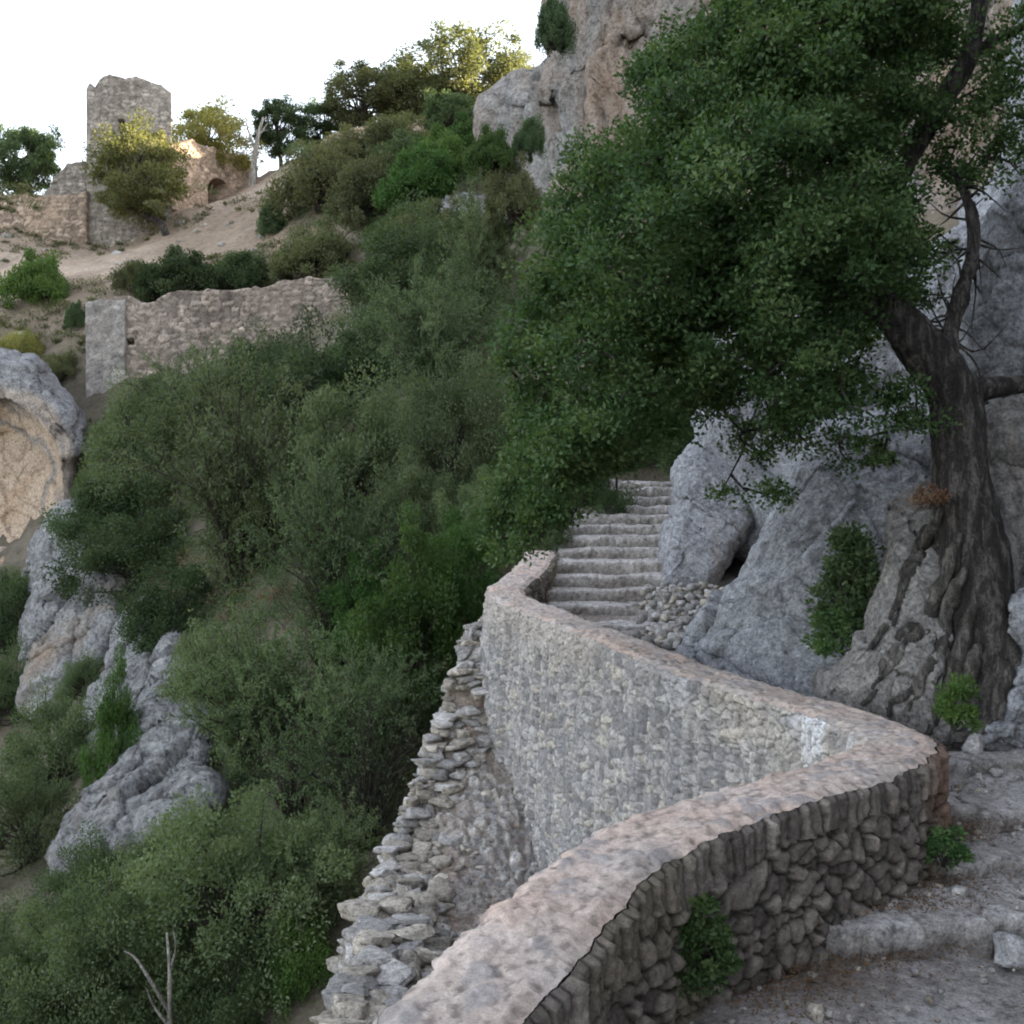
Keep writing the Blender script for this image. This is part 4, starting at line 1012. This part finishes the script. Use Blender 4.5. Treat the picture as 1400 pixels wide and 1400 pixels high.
# roots running down over the rock, half sunk in it
tb = Tubes()
mv = MOUND[:len(MOUND) // 2]; mpx = 700 + mv[:, 0] / mv[:, 1] * F; mpy = 700 - mv[:, 2] / mv[:, 1] * F
tvp = 700 + tv2[:, 0] / tv2[:, 1] * F; tvy = 700 - tv2[:, 2] / tv2[:, 1] * F
def drape(px, py):
    k = np.argmin((mpx - px) ** 2 + (mpy - py) ** 2); d = mv[k, 1] if np.hypot(mpx[k] - px, mpy[k] - py) < 14 else 8.6
    near = (np.abs(tvp - px) < 9) & (np.abs(tvy - py) < 12)
    return min(d, tv2[near, 1].min()) if near.any() else d
for pts, r0 in [(((1312, 730), (1290, 790), (1262, 850), (1225, 905), (1178, 962)), .055), (((1318, 770), (1296, 850), (1272, 915), (1235, 985)), .06), (((1330, 830), (1306, 910), (1282, 975), (1262, 1012)), .065), (((1290, 690), (1262, 745), (1232, 810), (1192, 890), (1140, 948)), .045),
                (((1335, 880), (1322, 940), (1306, 985), (1300, 1015)), .06), (((1272, 715), (1246, 760), (1228, 830), (1210, 880)), .035), (((1262, 850), (1236, 868), (1206, 918), (1190, 940)), .04), (((1296, 880), (1262, 930), (1222, 965), (1200, 990)), .04), (((1365, 890), (1374, 940), (1360, 985), (1322, 1008), (1292, 1018)), .06)]:
    p2 = catmull(np.array(pts, float), 34); p2 += np.c_[fbm(np.c_[p2 / 30, p2[:, :1] * 0], 3, 210), fbm(np.c_[p2 / 30 + 5, p2[:, :1] * 0], 3, 211)] * 9
    dd_ = np.array([drape(x, y) for x, y in p2]); dd_ = np.convolve(np.pad(dd_, 3, 'edge'), np.ones(7) / 7, 'valid') + r0 * .1
    c = np.array([P(x, y, d) for (x, y), d in zip(p2, dd_)])
    tb.add(c, r0 * np.interp(np.linspace(0, 1, 34), [0, .15, .4, 1], [.35, 1.0, .95, .3]), 14)
v, f = tb.get(); v = v + np.c_[fbm(v * 9, 4, 205), fbm(v * 9 + 9, 4, 206), fbm(v * 7 + 4, 4, 207)] * .035
part('root', v, f, M['root'], oak, smooth=True)
# crown
CROWN = [(875, 70), (930, 25), (985, 5), (1060, -60), (1200, -120), (1330, -120), (1310, 60), (1265, 150), (1225, 205), (1262, 300), (1262, 400), (1200, 460), (1165, 560), (1100, 600), (1010, 560), (940, 590), (880, 640), (815, 650), (770, 720), (690, 780),
         (648, 715), (690, 600), (672, 530), (700, 440), (722, 330), (775, 205), (850, 135)]
r = np.random.default_rng(9)
qx = r.uniform(640, 1340, 5200); qy = r.uniform(-130, 790, 5200)
ok = in_poly(qx, qy, CROWN); qx = qx[ok]; qy = qy[ok]
ed = poly_dist(qx, qy, CROWN)
ok = (ed > 8) ; qx, qy, ed = qx[ok], qy[ok], ed[ok]
gap = fbm(np.c_[qx / 95, qy / 80, qx * 0], 3, 221)             # holes between the boughs
ok = (gap > -.3) | (ed > 36); qx, qy, ed = qx[ok], qy[ok], ed[ok]
half = np.sqrt(np.clip(ed / 190, .02, 1)) * 1.4
side = r.choice([-1, 1], len(qx), p=[.62, .38]) * r.uniform(.35, 1., len(qx)) ** .7
dd = 9.1 + .0012 * (900 - qx) * 1.2 + half * side + fbm(np.c_[qx / 70, qy / 60, qx * 0 + side], 3, 222) * 1.0
cc = np.stack([(qx - 700) * dd / F, dd, (700 - qy) * dd / F], 1)
# sparse sprays right of the upper limb
ex_ = [(1345, 170, 8.8), (1370, 110, 8.8), (1330, 215, 8.8), (1380, 190, 8.7), (1395, 60, 8.7), (1360, 20, 8.8), (1310, 190, 8.8), (1300, 30, 8.9), (1395, 130, 8.6), (1345, 240, 8.7), (1230, 565, 8.3), (1170, 590, 8.4), (1280, 320, 8.9), (1255, 350, 8.9), (1180, 560, 8.5), (1080, 600, 8.8), (1030, 610, 9.4), (1045, 640, 9.8)]
ee = np.concatenate([pl(e) + r.normal(size=(5, 3)) * .16 for e in ex_])
cc = np.concatenate([cc[:1600], ee])
nodes = np.concatenate([l for l in limbs.values()]); tb = Tubes()
order = np.argsort(((cc[:, None] - nodes[None, ::4]) ** 2).sum(2).min(1))
nd = list(nodes)
for i in order:
    A = np.array(nd); dist = ((A - cc[i]) ** 2).sum(1); j = int(dist.argmin()); b = A[j]; L_ = dist[j] ** .5
    if L_ > .08:
        mid = (b + cc[i]) / 2 + r.normal(size=3) * .08 * L_ + np.array([0, 0, .06 * L_])
        cu = catmull([b, mid, cc[i]], 6); tb.add(cu, np.linspace(min(.03, .012 + .012 * L_), .005, 6), 4)
        nd += list(cu[2::2])
# bare dead twigs round the fork
for k in range(46):
    b = limbs['fork'][r.integers(4, 40)]; a = unit(1, r)[0]; a[1] *= .4; ln = r.uniform(.18, .55)
    tb.add(catmull([b, b + a * ln * .5 + r.normal(size=3) * .04, b + a * ln + np.array([0, 0, r.normal() * .1])], 6), np.linspace(.014, .003, 6), 4)
v, f = tb.get(); part('branches', v, f, M['bark'], oak, smooth=True)
per = 120; ci = np.repeat(np.arange(len(cc)), per); n = len(ci); crr = r.uniform(.10, .26, len(cc))[ci]
o = unit(n, r) * (r.random(n) ** .5 * crr)[:, None]; o[:, 2] *= .7
ax = unit(n, r) * .9 + o / .25 + np.array([0, 0, .15]); ax /= np.linalg.norm(ax, axis=1)[:, None]
tint = np.clip(r.random(len(cc))[ci] * .65 + r.random(n) * .45 - .05, 0, 1)
v, f, t = leaf_quads(cc[ci] + o, ax, r.uniform(.03, .062, n), r.uniform(.018, .034, n), tint, r)
part('crown', v, f, M['oak_leaf'], oak, tint=t)

# dark growth behind the upper end of the stairs
for px, py, w, h, d, key, lab in [(800, 700, 130, 110, 19.5, 'dense1', 'leafy bush overhanging the left side of the far stairs'), (1040, 720, 110, 150, 17.8, 'dense2', 'dark bush in the cleft between the upright rock and the big slab'),
                                  (860, 640, 190, 180, 23.5, 'dense0', 'dark bush closing off the top of the far stairs'), (960, 620, 130, 150, 21., 'dense2', 'dark bush behind the upright rock beside the stairs'),
                                  (745, 745, 90, 70, 17.6, 'mid1', 'small leafy bush at the end of the parapet wall by the stairs')]:
    plant(key, 'bush', lab, 'bush', P(px, py, d), w * d / F, h * d / F)

# ------------------------------------------------------------------ small plants near the path
def small(label, px, py, d, w, h, seed, mat, ncl=26, per=70, L=.035, W=.018, cat='plant', cr=None, name='plant'):
    k = d / F; (lv, lf, lt), (sv, sf) = bush_dense(seed, w * k / 2, h * k, ncl, per, L, W, cr or w * k * .16, .03)
    o = thing(name, label, cat, P(px, py, d))
    link('leaves', make_mesh('leaves', lv, lf, M[mat], tint=lt), o)
    link('stems', make_mesh('stems', sv, sf, M['twig'], smooth=True), o)
small('dark green plant growing at the foot of the dark inner wall face', 962, 1335, 4.75, 90, 85, 700, 'oak_leaf', 34, 90, .03, .016)
small('small green plant at the wall bend beside the second near step', 1290, 1178, 6.05, 56, 48, 701, 'oak_leaf', 24, 70, .03, .015)
small('shrub growing out of a crack in the big grey slab', 1168, 842, 9.3, 92, 112, 702, 'dark_leaf', 50, 120, .05, .028, 'shrub', .12, 'shrub')
small('leafy sprig hanging from the lower part of the crack in the slab', 1150, 885, 9.2, 70, 55, 705, 'oak_leaf', 26, 80, .045, .026, 'shrub', .1, 'shrub')
small('bright green tuft at the foot of the oak roots', 1308, 985, 7.4, 54, 62, 703, 'bright_leaf', 22, 70, .05, .012)
small('rusty dry tuft on the side of the oak trunk', 1272, 690, 8.25, 46, 30, 704, 'brown_leaf', 18, 50, .035, .009)
for px, py, d, lab in [(1195, 640, 9.6, 'grey green weed in a crack at the top of the big slab'), (1240, 585, 9.4, 'dark sprig on the slab top left of the trunk')]:
    small(lab, px, py, d, 44, 40, int(px), 'dark_leaf', 16, 50, .035, .02)
# dead branch, lower left
tb = Tubes(); db = P(232, 1440, 11.5)
dead = thing('dead_branch', 'bare whitish forked dead branch in front of shrubs at lower left', 'branch', db)
for pts, a, b in [(((238, 1460), (232, 1390), (232, 1330), (228, 1275)), .035, .012), (((232, 1385), (205, 1340), (185, 1310), (170, 1300)), .022, .008), (((236, 1410), (210, 1375), (200, 1350)), .018, .006), (((232, 1330), (240, 1295), (236, 1265)), .014, .005)]:
    c = catmull(np.array([P(x, y, 11.5 + .1 * math.sin(x)) for x, y in pts]), 14); tb.add(c, np.linspace(a, b, 14), 6)
v, f = tb.get(); part('wood', v, f, M['pale_wood'], dead, smooth=True)
# iron posts by the stairs
for px, y0, y1, d, lab in [(843, 652, 700, 20., 'thin dark iron post on the left of the upper far stairs')]:
    v, f = tube(np.array([P(px, y1, d), P(px, (y0 + y1) / 2, d), P(px, y0, d)]), .022, 8)
    solo('iron_post', lab, 'post', v, f, M['iron'])

# ------------------------------------------------------------------ castle
def castle_wall(A, B, top, bot, thick, seed, cols, cw=.5, ch=.3, depth=.07, res=.085, holes=(), back=None):
    """A,B: (px, depth) of the front ends; top: [(px,py)..] ragged top edge, bot: same for the foot"""
    a = P(A[0], 700, A[1]); b = P(B[0], 700, B[1]); Ln = np.linalg.norm(b - a)
    nu = int(Ln / res) + 2; u = np.linspace(0, 1, nu)
    base = a[None] + (b - a)[None] * u[:, None]; pxs = 700 + base[:, 0] / base[:, 1] * F
    zt = (700 - np.interp(pxs, *np.array(top, float).T)) / F * base[:, 1]; zb = (700 - np.interp(pxs, *np.array(bot, float).T)) / F * base[:, 1]
    zt = zt + fbm(np.c_[u * Ln * 1.6, u * 0, u * 0 + seed], 3, seed) * .22
    H = (zt - zb).max(); nvv = int(H / res) + 2; vv = np.linspace(0, 1, nvv)
    nrm = np.cross(b - a, [0, 0, 1]); nrm = nrm / np.linalg.norm(nrm)
    if nrm @ (-(a + b)) < 0: nrm = -nrm
    Zg = zb[:, None] + (zt - zb)[:, None] * vv[None]
    uu = np.repeat((u * Ln)[:, None], nvv, 1).ravel(); zz = Zg.ravel()
    q = np.c_[uu, zz, np.zeros(uu.size)]
    f1, f2, cid = voronoi(uu / cw + fbm(q * .8, 2, seed) * .3, zz / ch + fbm(q * .5 + 4, 2, seed + 1) * .25, seed + 2, .72)
    e = np.clip((f2 - f1) / .4, 0, 1)
    h = depth * (np.sqrt(e) + (cid - .5) * e) + fbm(q * .45, 3, seed + 3) * .10 + fbm(q * 4, 3, seed + 8) * .03
    c = mix3(cols[0], cols[1], cid); c = mix3(cols[2], c, np.clip(e * 1.8, 0, 1)); c = mix3(c, cols[3], np.clip(fbm(q * .35, 3, seed + 4) * 1.5, 0, .5)); c = c * (1 + .25 * fbm(q * 3, 4, seed + 5))[:, None]
    xyz = np.stack([np.repeat(base[:, 0][:, None], nvv, 1), np.repeat(base[:, 1][:, None], nvv, 1), Zg], -1).reshape(-1, 3)
    pp = 700 + xyz[:, 0] / xyz[:, 1] * F; qq = 700 - xyz[:, 2] / xyz[:, 1] * F
    ins = np.zeros(len(h))
    for (hx, hy, hw, hh, arch, dep) in holes:
        inside = (np.abs(pp - hx) < hw / 2) & (qq < hy + hh / 2) & (qq > hy - hh / 2)
        if arch: inside &= ~((qq < hy - hh / 2 + hw / 2) & (np.hypot(pp - hx, qq - (hy - hh / 2 + hw / 2)) > hw / 2))
        ins = np.where(inside, dep, ins)
    fr = xyz + nrm * (h - ins)[:, None]
    bdir = -nrm if back is None else back
    bk = xyz + bdir * thick + 0 * h[:, None]
    n = len(fr); g = grid_faces(nu, nvv)
    k = np.arange(nvv - 1); j = np.arange(nu - 1)
    t_ = j * nvv + nvv - 1; t2 = t_ + nvv; l0 = k; l1 = k + 1; r0 = (nu - 1) * nvv + k; r1 = r0 + 1
    f = np.vstack([g, g[:, ::-1] + n, np.stack([t_, t2, t2 + n, t_ + n], 1), np.stack([l0, l1, l1 + n, l0 + n], 1), np.stack([r1, r0, r0 + n, r1 + n], 1)])
    return np.vstack([fr, bk]), f, np.vstack([c, c])
GREY = ([.21, .18, .155], [.41, .36, .31], [.15, .125, .105], [.32, .28, .24])
PINK = ([.22, .165, .125], [.47, .36, .275], [.14, .105, .08], [.37, .275, .20])
tw_ = thing('tower', 'square ruined stone tower with ragged top at upper left', 'tower', P(176, 335, 76))
ray = P(176, 700, 76); ray = ray / np.linalg.norm(ray)
v, f, c = castle_wall((118, 75), (235, 75), [(118, 120), (123, 112), (130, 119), (138, 106), (150, 100), (172, 107), (188, 105), (205, 112), (222, 117), (235, 126)], [(118, 352), (235, 345)], 6., 801, GREY, .5, .3, .05, holes=[(166, 170, 9, 13, False, .8)], back=ray)
part('wall', v, f, M['far_masonry'], tw_, col=c)
v, f, c = castle_wall((-120, 74), (119, 74.6), [(-120, 280), (0, 270), (40, 264), (80, 268), (119, 262)], [(-120, 395), (0, 385), (119, 372)], 1.5, 811, PINK)
solo('castle_wall', 'long low castle wall left of the tower, cut by the left edge', 'wall', v, f, M['far_masonry'], col=c)
v, f, c = castle_wall((60, 80), (118, 80), [(60, 268), (66, 262), (78, 238), (92, 226), (118, 222)], [(60, 290), (118, 290)], 1., 821, GREY)
solo('ruined_gable', 'broken grey gable wall standing left of the tower', 'wall', v, f, M['far_masonry'], col=c)
v, f, c = castle_wall((232, 77), (352, 87), [(232, 205), (262, 192), (300, 205), (330, 212), (352, 226)], [(232, 300), (300, 290), (352, 262)], 4., 831, PINK, holes=[(297, 262, 26, 34, True, 3.2)])
solo('arched_wall', 'warm sunlit castle wall with a dark arched opening right of the tower', 'wall', v, f, M['far_masonry'], col=c)
lw = thing('lower_castle_wall', 'long lower castle wall with pale left end in the middle of the hill', 'wall', P(300, 560, 50))
v, f, c = castle_wall((122, 50), (545, 50), [(122, 412), (170, 406), (200, 411), (235, 402), (300, 396), (380, 388), (450, 377), (500, 368), (545, 360)], [(122, 580), (300, 560), (545, 450)], 1.6, 841, ([.16, .13, .11], [.40, .325, .27], [.09, .072, .06], [.27, .215, .175]), .46, .24, .07, .08, holes=[(178, 468, 12, 7, False, .6)])
part('wall', v, f, M['far_masonry'], lw, col=c)
v, f, c = castle_wall((117, 49.8), (172, 49.93), [(117, 414), (135, 407), (168, 409)], [(117, 590), (168, 580)], 1.2, 851, ([.21, .19, .175], [.36, .325, .295], [.145, .13, .12], [.29, .262, .24]), .6, .34, .03, .09)
part('pale_end', v, f, M['far_masonry'], lw, col=c)
# bleached dead trunk by the arch
tb = Tubes(); dt = thing('dead_tree', 'white bare dead trunk right of the arched wall', 'tree', P(345, 256, 82))
for pts, a, b in [(((344, 262), (347, 225), (352, 190), (360, 160)), .32, .08), (((349, 205), (340, 180), (336, 165)), .10, .04), (((352, 190), (358, 180), (366, 168)), .08, .03)]:
    tb.add(catmull(np.array([P(x, y, 82) for x, y in pts]), 12), np.linspace(a, b, 12), 8)
v, f = tb.get(); part('trunk', v, f, M['pale_wood'], dt, smooth=True)

# ------------------------------------------------------------------ light, sky, camera
SUN = np.array([.90, .30, .28]); SUN = SUN / np.linalg.norm(SUN)
sl = bpy.data.lights.new('sun', 'SUN'); sl.energy = 5.0; sl.angle = math.radians(.5); sl.color = (1, .83, .60)
so = bpy.data.objects.new('sun', sl); C.objects.link(so); so.location = (20, 30, 60)
so.rotation_euler = Vector(SUN).to_track_quat('Z', 'Y').to_euler()
w = bpy.data.worlds.new('World'); bpy.context.scene.world = w; w.use_nodes = True
nt = w.node_tree; bg = nt.nodes['Background']
sk = nt.nodes.new('ShaderNodeTexSky'); sk.sky_type = 'NISHITA'; sk.sun_disc = False
sk.sun_elevation = math.asin(SUN[2]); sk.sun_rotation = math.atan2(SUN[0], SUN[1]); sk.dust_density = 2.; sk.air_density = 1.; sk.ozone_density = 1.
hs = nt.nodes.new('ShaderNodeHueSaturation'); hs.inputs['Saturation'].default_value = .42   # thin bright haze
nt.links.new(sk.outputs[0], hs.inputs['Color']); nt.links.new(hs.outputs[0], bg.inputs[0]); bg.inputs[1].default_value = .15
cam = bpy.data.cameras.new('camera'); co = bpy.data.objects.new('camera', cam); C.objects.link(co)
cam.sensor_width = 36; cam.lens = 36 * F / 1400; cam.clip_end = 2000; cam.clip_start = .05
co.rotation_euler = (math.radians(90), 0, 0)
sc = bpy.context.scene; sc.camera = co
sc.view_settings.view_transform = 'Standard'; sc.view_settings.look = 'None'; sc.view_settings.gamma = 1; sc.view_settings.exposure = 2.6
sc.cycles.filter_width = 2.0
sc.render.resolution_x = sc.render.resolution_y = 1024
